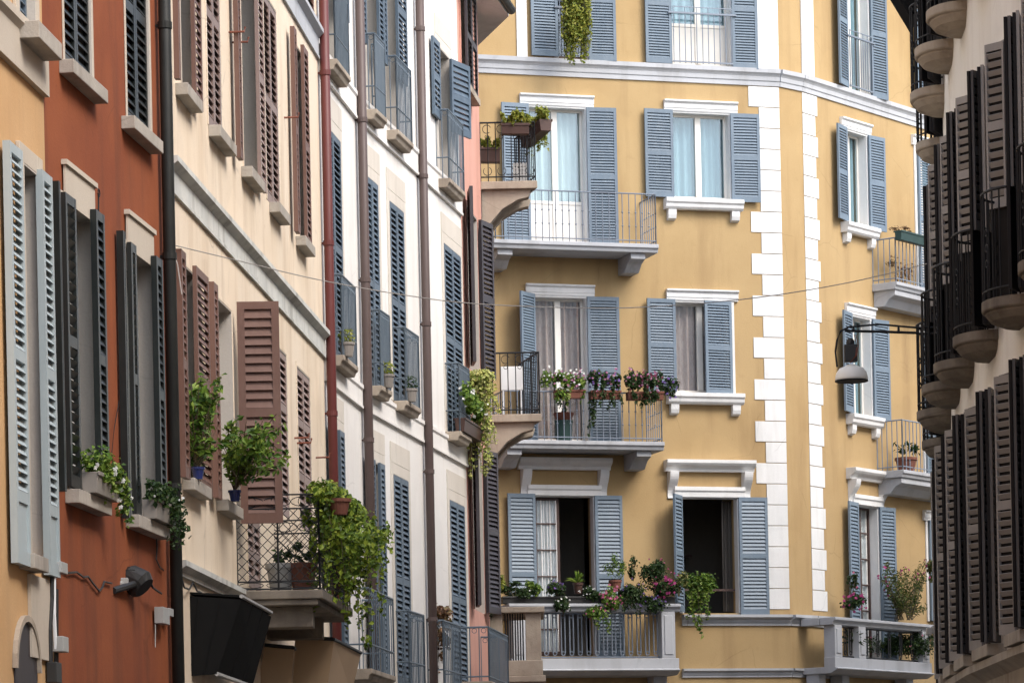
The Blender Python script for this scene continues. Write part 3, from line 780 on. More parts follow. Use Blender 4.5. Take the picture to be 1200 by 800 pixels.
cornerbal(zf1, zr1, at(629, 180, 55.42).x, 1); cornerbal(zf2, zr2, at(634, 450, 55.42).x, 1)
# stone parapet balcony, lowest
zc3 = at(600, 711, 55.6).z; zb3 = at(600, 790, 55.6).z
xa, xb = at(574, 740, 55.6).x, at(634, 740, 55.6).x
mb = MB()
mb.box(W3, xa-.05, xb+.06, 55.55, 57.3, zc3-.09, zc3)
mb.box(W3, xb-.24, xb, 55.62, 55.86, zb3+.12, zc3-.09); mb.box(W3, xa, xa+.2, 55.62, 55.86, zb3+.12, zc3-.09)
mb.box(W3, xa-.02, xb+.02, 55.6, 57.2, zb3-.02, zb3+.22); mb.box(W3, xa-.05, xb+.06, 55.55, 57.3, zb3-.12, zb3-.02)
mb.box(W3, xb-.21, xb-.02, 56.9, 57.1, zb3+.22, zc3-.09)
b3 = mb.build('balcony', 'paleston', hH, bevel=.012)
rb = MB()
for k in range(8):
    x = xa+.24 + (xb-.28-xa-.24)*k/7; rb.tube([(x, 55.74, zb3+.2), (x, 55.74, zc3-.09)], .011, 6)
rb.build('railing', 'iron', b3)
bp_ = W.P(0, .03, 0)
zfl = at(560, 806, 54).z; 
balcony(hH, W, W.S(540, 790), W.S(599, 790, .45), zfl, .45, 'paleston', 'blueiron', th=.14, rh=at(560, 745, 54).z - zfl, n=16, style=2, r=.008)

# ================================================================== 6 ochre corner house
hY = thing('ochre_corner_house', (4, 66, 0), 'ochre yellow corner house with blue shutters, white quoins and white window heads', 'house')
W = wY
FY = {}
def fr(k, x0, x1, yt, yb): FY[k] = W.rect(x0, x1, yt, yb); return FY[k]
fr('4a', 653, 688, -70, 69); fr('4b', 786, 856, -60, 78)
fr('3a', 620, 687, 126, 286); fr('3b', 788, 855, 133, 234)
fr('2a', 627, 688, 348, 518); fr('2b', 791, 856, 354, 461)
fr('1a', 628, 697, 581, 768); fr('1b', 799, 865, 583, 718)
Z_ = wZ
FZ = {}
def fz(k, x0, x1, yt, yb, xz=None): FZ[k] = Z_.rect(x0, x1, yt, yb, xz); return FZ[k]
fz('4c', 990, 1017, -40, 108); fz('4d', 1082, 1106, 20, 135, 1085)
fz('3c', 990, 1015, 156, 264); fz('3d', 1074, 1102, 176, 345, 1085)
fz('2c', 996, 1020, 372, 487); fz('2d', 1082, 1104, 395, 560, 1090)
fz('1c', 1004, 1029, 593, 775); fz('1d', 1087, 1112, 612, 728, 1092)
ZT = 19.5
mb = MB(); wall_mesh(mb, wY, list(FY.values()), 0, ZT); wall_mesh(mb, wK, [], 0, ZT); wall_mesh(mb, wZ, list(FZ.values()), 0, ZT)
shell(mb, [wY.p0, wY.p1, wZ.p0, wZ.p1], [(16, 86), (-2.3, 86)], 0, ZT-.05); mb.build('wall', 'ochre', hY)
# white or grey strips
def prof_course(W, z, h, mat, a0, a1, o=.10, name='belt_course'):
    mb = MB(); mb.extrude(W.P, [(0, z-h), (.03, z-h), (.03, z-h+.10), (.045, z-h*.7), (.05, z-h*.45), (o*.7, z-h*.35), (o, z-h*.25), (o, z), (0, z)], a0, a1); return mb.build(name, mat, hY)
zbelt = W.Z(840, 79); hb = .31
for Wx in (wY, wK, wZ): prof_course(Wx, zbelt, hb, 'greytrim', 0 if Wx is not wY else .2, Wx.L)
zc = W.Z(850, 720); zc2 = W.Z(850, 783)
for Wx in (wY, wK):
    prof_course(Wx, zc, .2, 'greytrim', W.S(799, 725) if Wx is wY else 0, Wx.L, .14); prof_course(Wx, zc2, .16, 'greytrim', W.S(799, 785) if Wx is wY else 0, Wx.L, .1)
aq = wZ.S(980, 725)
prof_course(wZ, zc, .2, 'greytrim', 0, aq, .14); prof_course(wZ, zc2, .16, 'greytrim', 0, aq, .1)
# quoins
q = MB(); sR = W.L; zq = zc
k = 0; hq = .388
z = zbelt - hb - .012
while z > zc + .1:
    lowz = max(z-hq+.012, zc+.004); wd = (.62 if k % 2 == 0 and z > zc+2.4 else .42)
    q.box(W.P, sR-wd, sR-.008,   .002, .015, lowz, z); z -= hq; k += 1
q.box(W.P, sR-.42, sR-.008, .002, .035, zbelt+.004, ZT-.1)
q.build('quoins', 'trim', hY, bevel=.006)
q = MB(); z = zbelt - hb - .012; k = 0
while z > zc + .1:
    lowz = max(z-hq+.012, zc+.004); wd = (.54 if k % 2 == 0 else .46)
    q.box(wZ.P, .008, wd,   .002, .015, lowz, z); z -= hq; k += 1
q.box(wZ.P, .008, .44, .002, .035, zbelt+.004, ZT-.1)
q.build('quoins', 'trim', hY, bevel=.006)

def ywin(W, r, kind, L=None, Rr=None, top='head', bot='sill', curtain='curtain', frame='wood', glass='glass', bars=0, lw=None, rw=None, zext=.03, case=True, panel=0, pitch=.05, mids=(.5,), stile=True):
    w = surround(W, r, 'trim', hY, w=.075, o=.03, top=(top == 'head'), lining='trim')
    if case: casement(w, W, r, curtain, frame, glass, bars=bars, stile=stile, panel=panel, cd=.07 if curtain in ('lace', 'brownlace') else .13)
    lw = lw or (r[1]-r[0])*.53; rw = rw or (r[1]-r[0])*.53
    if L is not None: leaf(w, W, r[0]-.005, 'L', lw, r[2]+.01, r[3]+zext, L, 'blue', pitch, .065, mids=mids, slat=.044)
    if Rr is not None: leaf(w, W, r[1]+.005, 'R', rw, r[2]-.03, r[3]+zext-.02, Rr, 'blue', pitch, .065, mids=mids, slat=.044)
    if top == 'head': head(w, W, r[0], r[1], r[3]+.02, h=.2, over=.16)
    if top == 'ent': entablature(w, W, r[0], r[1], r[3]+.005, r[3]+.68, over=.2)
    if bot == 'sill': sill(w, W, r[0], r[1], r[2]-.01, 'trim', .2, .2, True, over=.2)
    return w
ywin(wY, FY['4a'], '', 178, 177, None, None, None, 'darkwood', 'dimglass', lw=.52, rw=.52)
ywin(wY, FY['4b'], '', 178, 178, None, None, 'skytint_curtain', lw=.52, rw=.5, panel=.75)
ywin(wY, FY['3a'], '', 176, 175, 'head', None, lw=.53, rw=.56, panel=.75)
ywin(wY, FY['3b'], '', 178, 177, 'head', 'sill', 'skytint_curtain', lw=.56, rw=.56)
ywin(wY, FY['2a'], '', 138, 176, 'head', None, 'brownlace', lw=.5, rw=.6, glass='clearglass')
w2b = ywin(wY, FY['2b'], '', 177, 8, 'head', 'sill', 'brownlace', lw=.56, rw=.56, glass='clearglass')
ywin(wY, FY['1a'], '', 176, 177, 'ent', None, None, case=False, lw=.54, rw=.52, pitch=.066)
ywin(wY, FY['1b'], '', 128, 178, 'ent', None, None, case=False, lw=.46, rw=.56, pitch=.066)
# half open casements of the first floor
r = FY['1a']; rr = (r[0]+.014, (r[0]+r[1])/2-.06, r[2]+.01, r[3]-.016)
wl = surround(wY, (r[0], r[1], r[2], r[3]), 'greytrim', hY, w=.03, o=.033, top=False, lining=None)
casement(wl, wY, rr, 'lace', 'darkwood', 'clearglass', bars=5, stile=False, d=.10, cd=.05)
r = FY['1b']; mb = MB(); mb.box(wY.P, r[0]+.02, r[1]-.02, -.2, -.15, r[2]+.42, r[2]+.46); mb.build('window_bar', 'darkwood', hY)
for kk in ('1a', '1b', '1c'):
    Wr_, r = (wZ, FZ[kk]) if kk == '1c' else (wY, FY[kk])
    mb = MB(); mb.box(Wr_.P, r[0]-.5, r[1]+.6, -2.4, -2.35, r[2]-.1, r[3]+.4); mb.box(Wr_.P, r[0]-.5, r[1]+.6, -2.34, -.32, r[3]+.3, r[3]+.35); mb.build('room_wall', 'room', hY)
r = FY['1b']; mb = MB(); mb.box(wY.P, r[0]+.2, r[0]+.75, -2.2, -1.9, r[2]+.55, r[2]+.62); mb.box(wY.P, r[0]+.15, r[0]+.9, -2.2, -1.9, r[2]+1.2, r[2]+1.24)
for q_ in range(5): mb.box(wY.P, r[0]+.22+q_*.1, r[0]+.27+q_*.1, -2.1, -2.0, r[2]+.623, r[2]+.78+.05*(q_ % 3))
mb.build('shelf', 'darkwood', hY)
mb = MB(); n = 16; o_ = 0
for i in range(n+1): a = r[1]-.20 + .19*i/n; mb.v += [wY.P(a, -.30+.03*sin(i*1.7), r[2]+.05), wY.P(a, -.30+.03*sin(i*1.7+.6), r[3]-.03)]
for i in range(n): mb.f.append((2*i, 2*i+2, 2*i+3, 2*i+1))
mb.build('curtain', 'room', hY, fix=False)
# strip left of window 4a
mb = MB(); mb.box(wY.P, W.S(605, 30), W.S(617, 30), .002, .03, zbelt+.004, ZT-.2); mb.build('pilaster', 'trim', hY)
ywin(wZ, FZ['4c'], '', 168, 172, None, None, 'skytint_curtain', lw=.5, rw=.5)
ywin(wZ, FZ['4d'], '', 172, None, None, None, 'curtain', lw=.5)
ywin(wZ, FZ['3c'], '', 170, 172, 'head', 'sill', 'skytint_curtain', lw=.5, rw=.5)
ywin(wZ, FZ['3d'], '', 0, None, 'head', None, 'skytint_curtain', lw=.42)
ywin(wZ, FZ['2c'], '', 168, 172, 'head', 'sill', 'skytint_curtain', lw=.5, rw=.5)
ywin(wZ, FZ['2d'], '', 0, None, 'head', None, 'skytint_curtain', lw=.42)
ywin(wZ, FZ['1c'], '', 170, 172, 'ent', None, 'lace', 'darkwood', 'clearglass', bars=5, lw=.5, rw=.48, pitch=.066)
ywin(wZ, FZ['1d'], '', 0, 0, 'head', None, None, case=False, lw=.45, rw=.45, pitch=.066)
# french window guard rails, top floor
def guard(W, r, zt, over=.08, o=.10, zl=None):
    mb = MB(); z0 = r[2]+.02
    def pl(s): q = W.p0 + W.d*s + W.n*o; return q
    mb.box(W.P, r[0]-over, r[1]+over, o-.02, o+.02, zt-.03, zt)
    n = 11
    for k in range(n):
        s = r[0]+.02 + (r[1]-r[0]-.04)*k/(n-1); q = pl(s); mb.tube([(q.x, q.y, z0), (q.x, q.y, zt-.02 if k % 2 else zt+.1)], .009, 5)
    mb.box(W.P, r[0], r[1], o-.012, o+.012, z0+.02, z0+.045); mb.box(W.P, r[0], r[1], o-.008, o+.008, zt+.09, zt+.105)
    for s in (r[0]-over+.02, r[1]+over-.02): mb.box(W.P, s-.015, s+.015, 0, o, zt-.026, zt-.004)
    mb.build('guard_rail', 'greyiron', hY)
guard(wY, FY['4b'], W.Z(820, 17)); guard(wZ, FZ['4c'], wZ.Z(1005, 47))
guard(wY, FY['4a'], W.Z(670, 10))
# balconies with grey slab
def ybal(W, x0, x1, yf_, yrail, proj, corb, n):
    s0, s1 = W.S(x0, yf_, proj), W.S(x1, yf_, proj); zf = W.Z((x0+x1)/2, yf_, proj); zr = W.Z((x0+x1)/2, yrail, proj)
    return balcony(hY, W, s0, s1, zf, proj, 'greytrim', 'greyiron', th=.15, rh=zr-zf, n=n, corbels=[(s0+.1, .28, .3), (s1-.5, .28, .3)], style=1, low=.06, r=.009), zf
b3a, zf3 = ybal(wY, 579, 772, 283, 224, .85, None, 24)
b2a, zf2y = ybal(wY, 590, 779, 516, 459, .85, None, 24)
def zbal(W, x0, x1, yf_, yrail, proj):
    s0 = W.S(x0, yf_, proj); zf = W.Z(x0+15, yf_, proj); zr = W.Z(x0+15, yrail, proj)
    return balcony(hY, W, s0, s0+2.6, zf, proj, 'greytrim', 'greyiron', th=.14, rh=zr-zf, n=18, corbels=[(s0+.06, 2.3, .3)], style=0, r=.010), zf, s0
b3d, zf3d, s3d = zbal(wZ, 1051, 1100, 333, 282, .55)
b2d, zf2d, s2d = zbal(wZ, 1059, 1104, 552, 494, .6)
# stone balcony, first floor front
def stonebal(W, s0, s1, zt, zb_, proj, piers, n, mat='greytrim', sp=.155, iron='greyiron'):
    mb = MB(); P = W.P
    mb.extrude(P, [(proj-.30, zt-.14), (proj-.02, zt-.14), (proj, zt-.09), (proj+.05, zt-.05), (proj+.05, zt), (proj-.30, zt)], s0-.06, s1+.06)
    for s in (s0-.06, s1-.20): mb.box(P, s, s+.26, 0, proj-.31, zt-.14, zt-.002)
    mb.extrude(P, [(0, zb_-.10), (proj-.1, zb_-.10), (proj+.06, zb_-.02), (proj+.06, zb_), (proj, zb_+.01), (proj, zb_+.2), (proj-.24, zb_+.2), (proj-.24, zb_+.02), (0, zb_+.02)], s0-.02, s1+.02)
    for a in piers:
        mb.box(P, a, a+.26, proj-.25, proj-.008, zb_+.2, zt-.14); mb.box(P, a+.05, a+.21, proj-.01, proj+.008, zb_+.27, zt-.21)
        mb.box(P, a, a+.26, .05, proj*.45, zb_-.75, zb_-.1)
    b = mb.build('balcony', mat, hY, bevel=.008)
    rb = MB(); pr = sorted(piers); ends = pr + [s1]
    for i in range(len(pr)-1 if len(pr) > 1 else 0):
        a, c = pr[i]+.26, pr[i+1]; m = max(3, int((c-a)/sp))
        q0, q1 = W.p0 + W.d*a + W.n*(proj-.13), W.p0 + W.d*c + W.n*(proj-.13)
        for z in (zb_+.23, zt-.165): rb.tube([(q0.x, q0.y, z), (q1.x, q1.y, z)], .014, 5)
        for k in range(m):
            e = q0.lerp(q1, (k+.5)/m); dd = W.d*.035
            for sg in (-1, 1): rb.tube([(e.x+sg*dd.x, e.y+sg*dd.y, zb_+.3), (e.x+sg*dd.x, e.y+sg*dd.y, zt-.16)], .013, 5)
            ring(rb, (e.x, e.y, zb_+.30), W.d, .035, .012, 8); ring(rb, (e.x, e.y, zt-.21), W.d, .035, .012, 8)
    rb.build('railing', iron, b)
    return b
pj = .9
ztc = W.Z(700, 707, pj); zbb = W.Z(700, 784, pj)
sa, sb = W.S(600, 740, pj), W.S(794, 740, pj)
stonebal(wY, sa, sb, ztc, zbb, pj, [sa+.02, sb-.30], 8)
pz = .7; s0z = wZ.S(979, 760, pz); ztz = wZ.Z(985, 723, pz); zbz = wZ.Z(985, 782, pz)
stonebal(wZ, s0z, s0z+3.6, ztz, zbz, pz, [s0z+.01, s0z+.88, s0z+3.3], 8, sp=.42, iron='iron')
mb = MB(); mb.slab([tuple(wY.p0+Vector((-.1, .3))), tuple(wY.p1+Vector((.1, -.6))), tuple(wZ.p0+Vector((.5, -.3))), tuple(wZ.p1+Vector((.6, 0))), (16, 86), (-2.3, 86)], ZT, ZT+.3); mb.build('roof', 'tile', hY)

# ================================================================== 7 ivory house on the right, curved, round balconies
hR = thing('ivory_house', (5.6, 38, 0), 'ivory house on the right with dark shutters and stacked round iron balconies', 'house')
# cumulative plan helper along the near-to-far curve
rev = list(reversed(RB))
def along(Y):
    for i in range(len(rev)-1):
        (x0, y0), (x1, y1) = rev[i], rev[i+1]
        if y0 <= Y <= y1 or i == len(rev)-2:
            t = (Y-y0)/(y1-y0); d = Vector((x1-x0, y1-y0)).normalized()
            return Vector((x0 + (x1-x0)*t, Y)), d
zP, zQ, zS = 6.92, 10.75, 3.72      # balcony floors and low sill
Yb = [30.0, 32.4, 34.7, 37.0, 39.0, 40.8, 43.2, 46.3]
class CW:      # a wall frame set tangent to the curve, running far to near like the others
    pass
def tangent(Y):
    p, d = along(Y); w = Wall((p - d*(-1.5)), (p - d*1.5)); return w     # far to near
mb = MB()
holesR = {}
for i, Wx in enumerate(wR):
    hs = []
    for Y in Yb + [27.6]:
        lo, hi = Wx.p1.y, Wx.p0.y
        if lo <= Y < hi:
            s = (Y - Wx.p0.y)/(Wx.p1.y - Wx.p0.y)*Wx.L
            for z0, h in ((zS, 2.55), (zP, 2.6), (zQ, 2.6)):
                a0, a1 = max(.03, s-.5), min(Wx.L-.03, s+.5)
                hs.append((a0, a1, z0, z0+h)); holesR.setdefault((Y, round(z0, 2)), (Wx, (a0, a1, z0, z0+h)))
    wall_mesh(mb, Wx, hs, 0, 14)
pts = [Vector(p) for p in RB]
shell(mb, pts, [(16, -10), (16, 53.5)], 0, 13.9); mb.build('wall', 'rcream', hR)
mb = MB(); mb.slab([(8.7, 53.6), (20.3, 69.8), (27, 65), (16, 53.6)], 0, 15.6); mb.build('unseen_shade_wing', 'rcream', hR)  # unseen wing, added and sized to shade the lower ochre walls
for (Y, z0), (Wx, r) in holesR.items():
    top = z0 > 10
    w = surround(Wx, r, 'reveal', hR, w=.06, o=.015)
    if Y < 28 : pass
    casement(w, Wx, r, 'curtain', 'darkwood', 'dimglass')
    low = z0 < 5
    aL = {34.7: 150, 37.0: 140, 39.0: 150, 40.8: 150, 43.2: 152, 46.3: 155}.get(Y, 148)
    solid = 0 if low else .95
    if low: a_f, a_n = 118, 152
    else: a_f, a_n = 112, 150
    # the far leaf stands out towards the street, the near one lies further back
    for h_, sd in ((r[0], 'L'), (r[1], 'R')):
        solid = 0 if low else .95
        k_ = -1 if sd == 'L' else 1; a1_, a2_ = 165 + U(-3, 3), 147 + U(-8, 8); zz = r[3]+.02 - U(0, .03)
        if solid: leaf(w, Wx, h_, sd, .36, r[2]+.01, r[2]+.97, a1_, 'panel_gapshade', .085, .05, solid=.86, th=.03, st=.026, mids=())
        zlo = r[2] + (.98 if solid else .01); solid = 0
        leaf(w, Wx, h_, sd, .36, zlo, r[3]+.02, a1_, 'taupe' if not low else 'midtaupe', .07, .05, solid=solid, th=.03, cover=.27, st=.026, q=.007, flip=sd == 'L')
        leaf(w, Wx, h_, sd, .36, r[2]+.01, r[3]+.0, a1_, 'panel_gapshade', .085, .05+k_*.034, solid=r[3]-r[2]-.1, th=.03, st=.026, mids=())  # black sheet behind the slats, painting the shade in their gaps
        h2 = h_ + (-.03 if sd == 'L' else .03)
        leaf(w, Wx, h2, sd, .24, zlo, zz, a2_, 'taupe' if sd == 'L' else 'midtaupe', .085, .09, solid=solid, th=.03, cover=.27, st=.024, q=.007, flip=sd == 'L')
        leaf(w, Wx, h2, sd, .24, r[2]+.01, zz-.01, a2_, 'panel_gapshade', .085, .09+k_*.036, solid=zz-r[2]-.1, th=.03, st=.024, mids=())  # same black backing as gap shade for the narrow leaf
    if low:
        sill(w, Wx, r[0], r[1], r[2], 'stone', .2, .12, over=.12)
# low moulded ledge following the curve
mb = MB()
def ribbon(mb, prof, y0, y1, n=40):
    rows = []
    for i in range(n+1):
        p, d = along(y0 + (y1-y0)*i/n); nn = Vector((-d.y, d.x))
        if nn.x > 0: nn = -nn
        rows.append([(p.x + nn.x*o, p.y + nn.y*o, z) for o, z in prof])
    m = len(prof); o0 = len(mb.v)
    for rw in rows: mb.v += [Vector(x) for x in rw]
    for i in range(n):
        for k in range(m): mb.f.append((o0+i*m+k, o0+i*m+(k+1) % m, o0+(i+1)*m+(k+1) % m, o0+(i+1)*m+k))
z = zS - .14
ribbon(mb, [(-.02, z-.42), (.05, z-.42), (.06, z-.36), (.03, z-.33), (.03, z-.18), (.10, z-.12), (.17, z-.08), (.17, z), (-.02, z)], 24, 49)
mb.build('belt_course', 'stone', hR)
mb = MB(); ribbon(mb, [(-.02, 2.6), (.035, 2.6), (.035, 2.75), (-.02, 2.75)], 24, 49); mb.build('belt_course', 'stone', hR)
# round balconies
def roundbal(Y, zf, mat, rx=.52, ry=.40):
    p, d = along(Y); nn = Vector((-d.y, d.x))
    if nn.x > 0: nn = -nn
    def E(t, k=1.0, o=0): a = pi*t; q = p + d*(-cos(a)*rx*k) + nn*(sin(a)*ry*k + o); return q
    mb = MB(); N = 22
    lay = [(.5, -.24), (.78, -.19), (.90, -.13), (.91, -.11), (.98, -.10), (1.0, -.085), (1.0, 0)]
    o0 = len(mb.v)
    for k, z in lay:
        for i in range(N+1): q = E(i/N, k); mb.v.append(Vector((q.x, q.y, zf+z)))
    for j in range(len(lay)-1):
        for i in range(N): a = o0 + j*(N+1)+i; mb.f.append((a, a+1, a+N+2, a+N+1))
    mb.f.append(tuple(range(o0, o0+N+1))); mb.f.append(tuple(range(o0+(len(lay)-1)*(N+1), o0+len(lay)*(N+1))))
    b = mb.build('balcony', mat, hR)
    rb = MB(); pts = [E(i/N, .95) for i in range(N+1)]
    rail_run(rb, pts, zf, zf+1.04, 13, .009, .014, low=.09)
    for i in (3, 9, 14, 19):
        q = E(i/N, .95); dv = (E((i+1)/N, .95)-q).normalized()
        for zz in (.35, .5, .65): ring(rb, (q.x, q.y, zf+zz), dv, .035, .008, 8)
    rb.build('railing', 'iron', b)
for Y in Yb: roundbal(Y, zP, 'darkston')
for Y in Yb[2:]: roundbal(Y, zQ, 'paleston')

# ================================================================== THINGS
# street lamp on its bracket
Yl = 41.5
la = thing('street_lamp', at(998, 445, Yl), 'cream enamel street lamp hanging from a black bracket before the ochre corner house', 'street lamp')
a0 = at(985, 388, Yl); a1 = at(1076, 384, Yl); b0 = at(990, 393, Yl); b1 = at(1076, 391, Yl)
mb = MB(); mb.tube([at(979, 412, Yl), at(981, 398, Yl), a0, at(995, 383, Yl), at(1030, 380, Yl), a1], .012, 8)
mb.tube([at(990, 387.5, Yl), at(1030, 388.5, Yl), at(1076, 390, Yl)], .016, 8)
for x in (1000, 1053): mb.tube([at(x, 382, Yl), at(x, 389, Yl)], .014, 6)
pw, pd = along(Yl); mb.tube([a1, Vector((pw.x+.05, a1.y, a1.z))], .014, 8); mb.tube([b1, Vector((pw.x+.05, b1.y, b1.z))], .014, 8)
mb.tube([at(979, 412, Yl), at(981, 430, Yl)], .010, 6)
mb.build('bracket', 'iron', la)
mb = MB(); c = at(998, 446, Yl); sR_ = .19
mb.lathe(c, [(sR_, 0), (sR_*1.0, .03), (sR_*.93, .09), (sR_*.72, .145), (.08, .165), (.05, .185), (.03, .19)], 24); mb.build('lamp_shade', 'lampwhite', la, smooth=True)
mb = MB(); mb.lathe(at(998, 446, Yl), [(sR_*.97, -.012), (sR_*1.02, -.008), (sR_*1.02, .004), (sR_*.97, .004)], 24); mb.build('rim', 'iron', la)
c = at(997, 424, Yl); mb = MB(); mb.box(W3, c.x-.075, c.x+.075, c.y-.06, c.y+.06, c.z, c.z+.2); mb.lathe((c.x, c.y, c.z+.2), [(.05, 0), (.045, .05), (.02, .08)], 12); mb.build('ballast_box', 'blackplas', la, bevel=.01)
mb = MB()
for k in (0, 1): mb.tube([at(1001+2*k, 392, Yl), at(1004+2*k, 405, Yl-.05), at(1003+k, 416, Yl-.08), at(996+k, 425, Yl-.05)], .006, 5)
mb.build('wire', 'rust', la)

# cable over the street
pp = [(203, 287, 32.2), (290, 308, 33.5), (375, 328, 35), (470, 345, 36), (560, 356, 37), (700, 361, 38.5), (800, 357, 39.5), (900, 347, 40.5), (1000, 330, 41.5), (1086, 309, 42.3)]
P_ = [at(*p) for p in pp]; sm_ = []
for i in range(len(P_)-1):
    p0, p1, p2, p3 = P_[max(i-1, 0)], P_[i], P_[i+1], P_[min(i+2, len(P_)-1)]
    for k in range(6):
        t = k/6; sm_.append(.5*((2*p1) + (p2-p0)*t + (2*p0-5*p1+4*p2-p3)*t*t + (3*p1-p0-3*p2+p3)*t**3))
sm_.append(P_[-1])
cable('cable', sm_, .0055, 'wire', 'thin pale wire slung across the whole street between the facades')
cable('cable', [at(196, 285, 32.3), at(201, 283, 32.25), at(198, 300, 32.2), at(197, 312, 32.2), at(200, 316, 32.2), at(203, 300, 32.2), at(201, 288, 32.2), at(208, 310, 32.2), at(213, 345, 32.2)], .006, 'wire', 'short coil of spare wire looped on the dark drainpipe')
def onw(W, pts, o=.02): return [W.P(*(lambda h: (h[0], o, h[1]))(W.hit(x, y, o))) for x, y in pts]
cable('cable', onw(wB, [(66, 660), (74, 666), (80, 671), (90, 670), (98, 676), (103, 675), (108, 682), (116, 692), (120, 688), (122, 681), (131, 683)]), .009, 'blackplas', 'wavy dark cable on the red wall running to the black floodlight')
cable('cable', onw(wB, [(183, 627), (184, 640), (183, 655), (187, 664), (192, 668)]), .007, 'blackplas', 'short dark cable on the red wall beside the drainpipe')
cable('cable', onw(wC, [(213, 678), (216, 688), (222, 690), (226, 682), (231, 692), (236, 694)], .05), .009, 'blackplas', 'tangled dark cable under the grey ledge above the black awning')
cable('cable', onw(wB, [(139.5, 470), (134, 500), (131, 530), (133, 555)], .03), .004, 'iron', 'hair thin wire hanging on the red wall between the two lower windows')
# conduits at the joint of ochre and red houses
cn = thing('conduit', onw(wB, [(62, 800)], .05)[0], 'vertical bundle of dark and white conduits between the ochre and red walls', 'conduit')
mb = MB()
mb.tube(onw(wB, [(61, 662), (61, 700), (59, 738), (60, 800)], .05), .016, 6); mb.tube(onw(wB, [(66, 690), (66, 740), (66, 800)], .03), .018, 6)
mb.build('dark_pipe', 'blackplas', cn)
mb = MB(); mb.tube(onw(wB, [(63, 668), (63, 720), (65, 760)], .055), .017, 6); mb.build('white_pipe', 'whiteplas', cn)
def wbox(mb, W, x0, x1, y0, y1, o0, o1):
    s0, zt_ = W.hit(x0, y0); s1, zb_ = W.hit(x1, y1); zc_, = (W.Z((x0+x1)/2, y1),); mb.box(W.P, s0, s1, o0, o1, W.Z((x0+x1)/2, y1), W.Z((x0+x1)/2, y0))
mb = MB(); wbox(mb, wB, 57, 65, 659, 672, .02, .10); wbox(mb, wB, 56, 63, 746, 764, .03, .12); mb.build('junction_box', 'greyplas', cn, bevel=.006)
mb = MB(); wbox(mb, wB, 51, 58, 776, 800, .02, .1); mb.build('meter_box', 'blackplas', cn, bevel=.006)
# floodlight + junction box on the red wall
s, z = wB.hit(150, 690, .15)
fl_ = thing('floodlight', wB.P(s, 0, z), 'black floodlight with a grey box on the red wall under the right lower window', 'floodlight')
c = at(157, 682, 30.35); mb = MB()
dirv = Vector((.12, -.35, -.25)).normalized()
mb.tube([c+Vector((-.09, .05, .06)), c+Vector((-.03, 0, .04)), c+Vector((.06, -.02, -.02)), c+Vector((.09, -.03, -.05))], [.075, .115, .13, .10], 14)
mb.box(W3, c.x-.12, c.x+.02, c.y-.1, c.y+.1, c.z+.06, c.z+.10); mb.tube([c+Vector((.05, 0, 0)), wB.P(s+.1, 0, z)], .03, 8)
mb.build('housing', 'blackplas', fl_)
c2 = at(142, 684, 30.1); mb = MB(); mb.box(W3, c2.x-.05, c2.x+.06, c2.y-.04, c2.y+.04, c2.z-.05, c2.z+.05); mb.lathe(c2+Vector((0, -.045, -.02)), [(.02, 0), (.022, .03), (.018, .04)], 10); mb.build('control_box', 'greyplas', fl_, bevel=.006)
mb = MB(); mb.tube([at(131, 682, 30), at(136, 682, 30.05), at(172, 673, 30.6), at(179, 688, 30.8), at(189, 695, 31.2)], .01, 6); mb.build('cord', 'iron', fl_)
jb = MB(); wbox(jb, wB, 178, 186, 712, 731, .02, .10); wbox(jb, wB, 187, 192, 713, 722, .02, .09)
jb.tube(onw(wB, [(182, 731), (182, 758)], .03), .006, 5)
tag(jb.build('junction_box', 'greyplas', bevel=.006), 'small grey junction box low on the red wall by the drainpipe', 'junction box')
mb = MB(); mb.tube(onw(wB, [(115.5, 262), (115.5, 232), (115, 226)], .05), .007, 5)
hk = wB.hit(116, 226, .05); ring(mb, wB.P(hk[0], .05, hk[1]), wB.d, .03, .006, 10, .75, -1.5)
tag(mb.build('wall_hook', 'iron'), 'curled iron hook on the red wall above the left lower window', 'hook')

# black awning box under the cream house
aw = thing('black_awning', at(250, 800, 34), 'black box shaped shop awning under the cream house', 'awning')
n0, n1 = at(207, 697, 33.0), at(283, 702, 33.0)
f1 = at(318, 722, 35.0)
b0_, b1_ = at(207, 793, 33.0), at(254, 789, 33.0); f2 = at(296, 804, 35.0)
mb = MB(); th = .02
def quad(mb, a, b, c, d, nrm, t=.02):
    n = Vector(nrm).normalized()*t; mb.add([a, b, c, d, a+n, b+n, c+n, d+n], [(0, 1, 2, 3), (4, 7, 6, 5), (0, 4, 5, 1), (1, 5, 6, 2), (2, 6, 7, 3), (3, 7, 4, 0)])
quad(mb, n0, n1, b1_, b0_, (0, 1, 0)); quad(mb, n1+Vector((.002, .02, 0)), f1, f2, b1_+Vector((.002, .02, 0)), (-1, .1, 0))
far0 = Vector((-2.75, 35.0, f1.z)); quad(mb, n0+Vector((0, .02, .02)), n1+Vector((0, .02, .02)), f1+Vector((0, 0, .02)), far0+Vector((0, 0, .02)), (0, 0, 1))
for t_ in (.34, .68):
    a_, b_ = n0.lerp(n1, t_), b0_.lerp(b1_, t_); mb.tube([a_+Vector((0, -.004, 0)), b_+Vector((0, -.004, 0))], .006, 4)
    a_, b_ = n1.lerp(f1, t_), b1_.lerp(f2, t_); mb.tube([a_+Vector((.006, 0, 0)), b_+Vector((.006, 0, 0))], .006, 4)
mb.build('cloth', 'blackcloth', aw)
mb = MB(); mb.tube([n1+Vector((0, -.01, .03)), f1+Vector((0, -.01, .04))], .02, 6); mb.tube([b1_, f2], .022, 6); mb.build('rod', 'greyplas', aw)
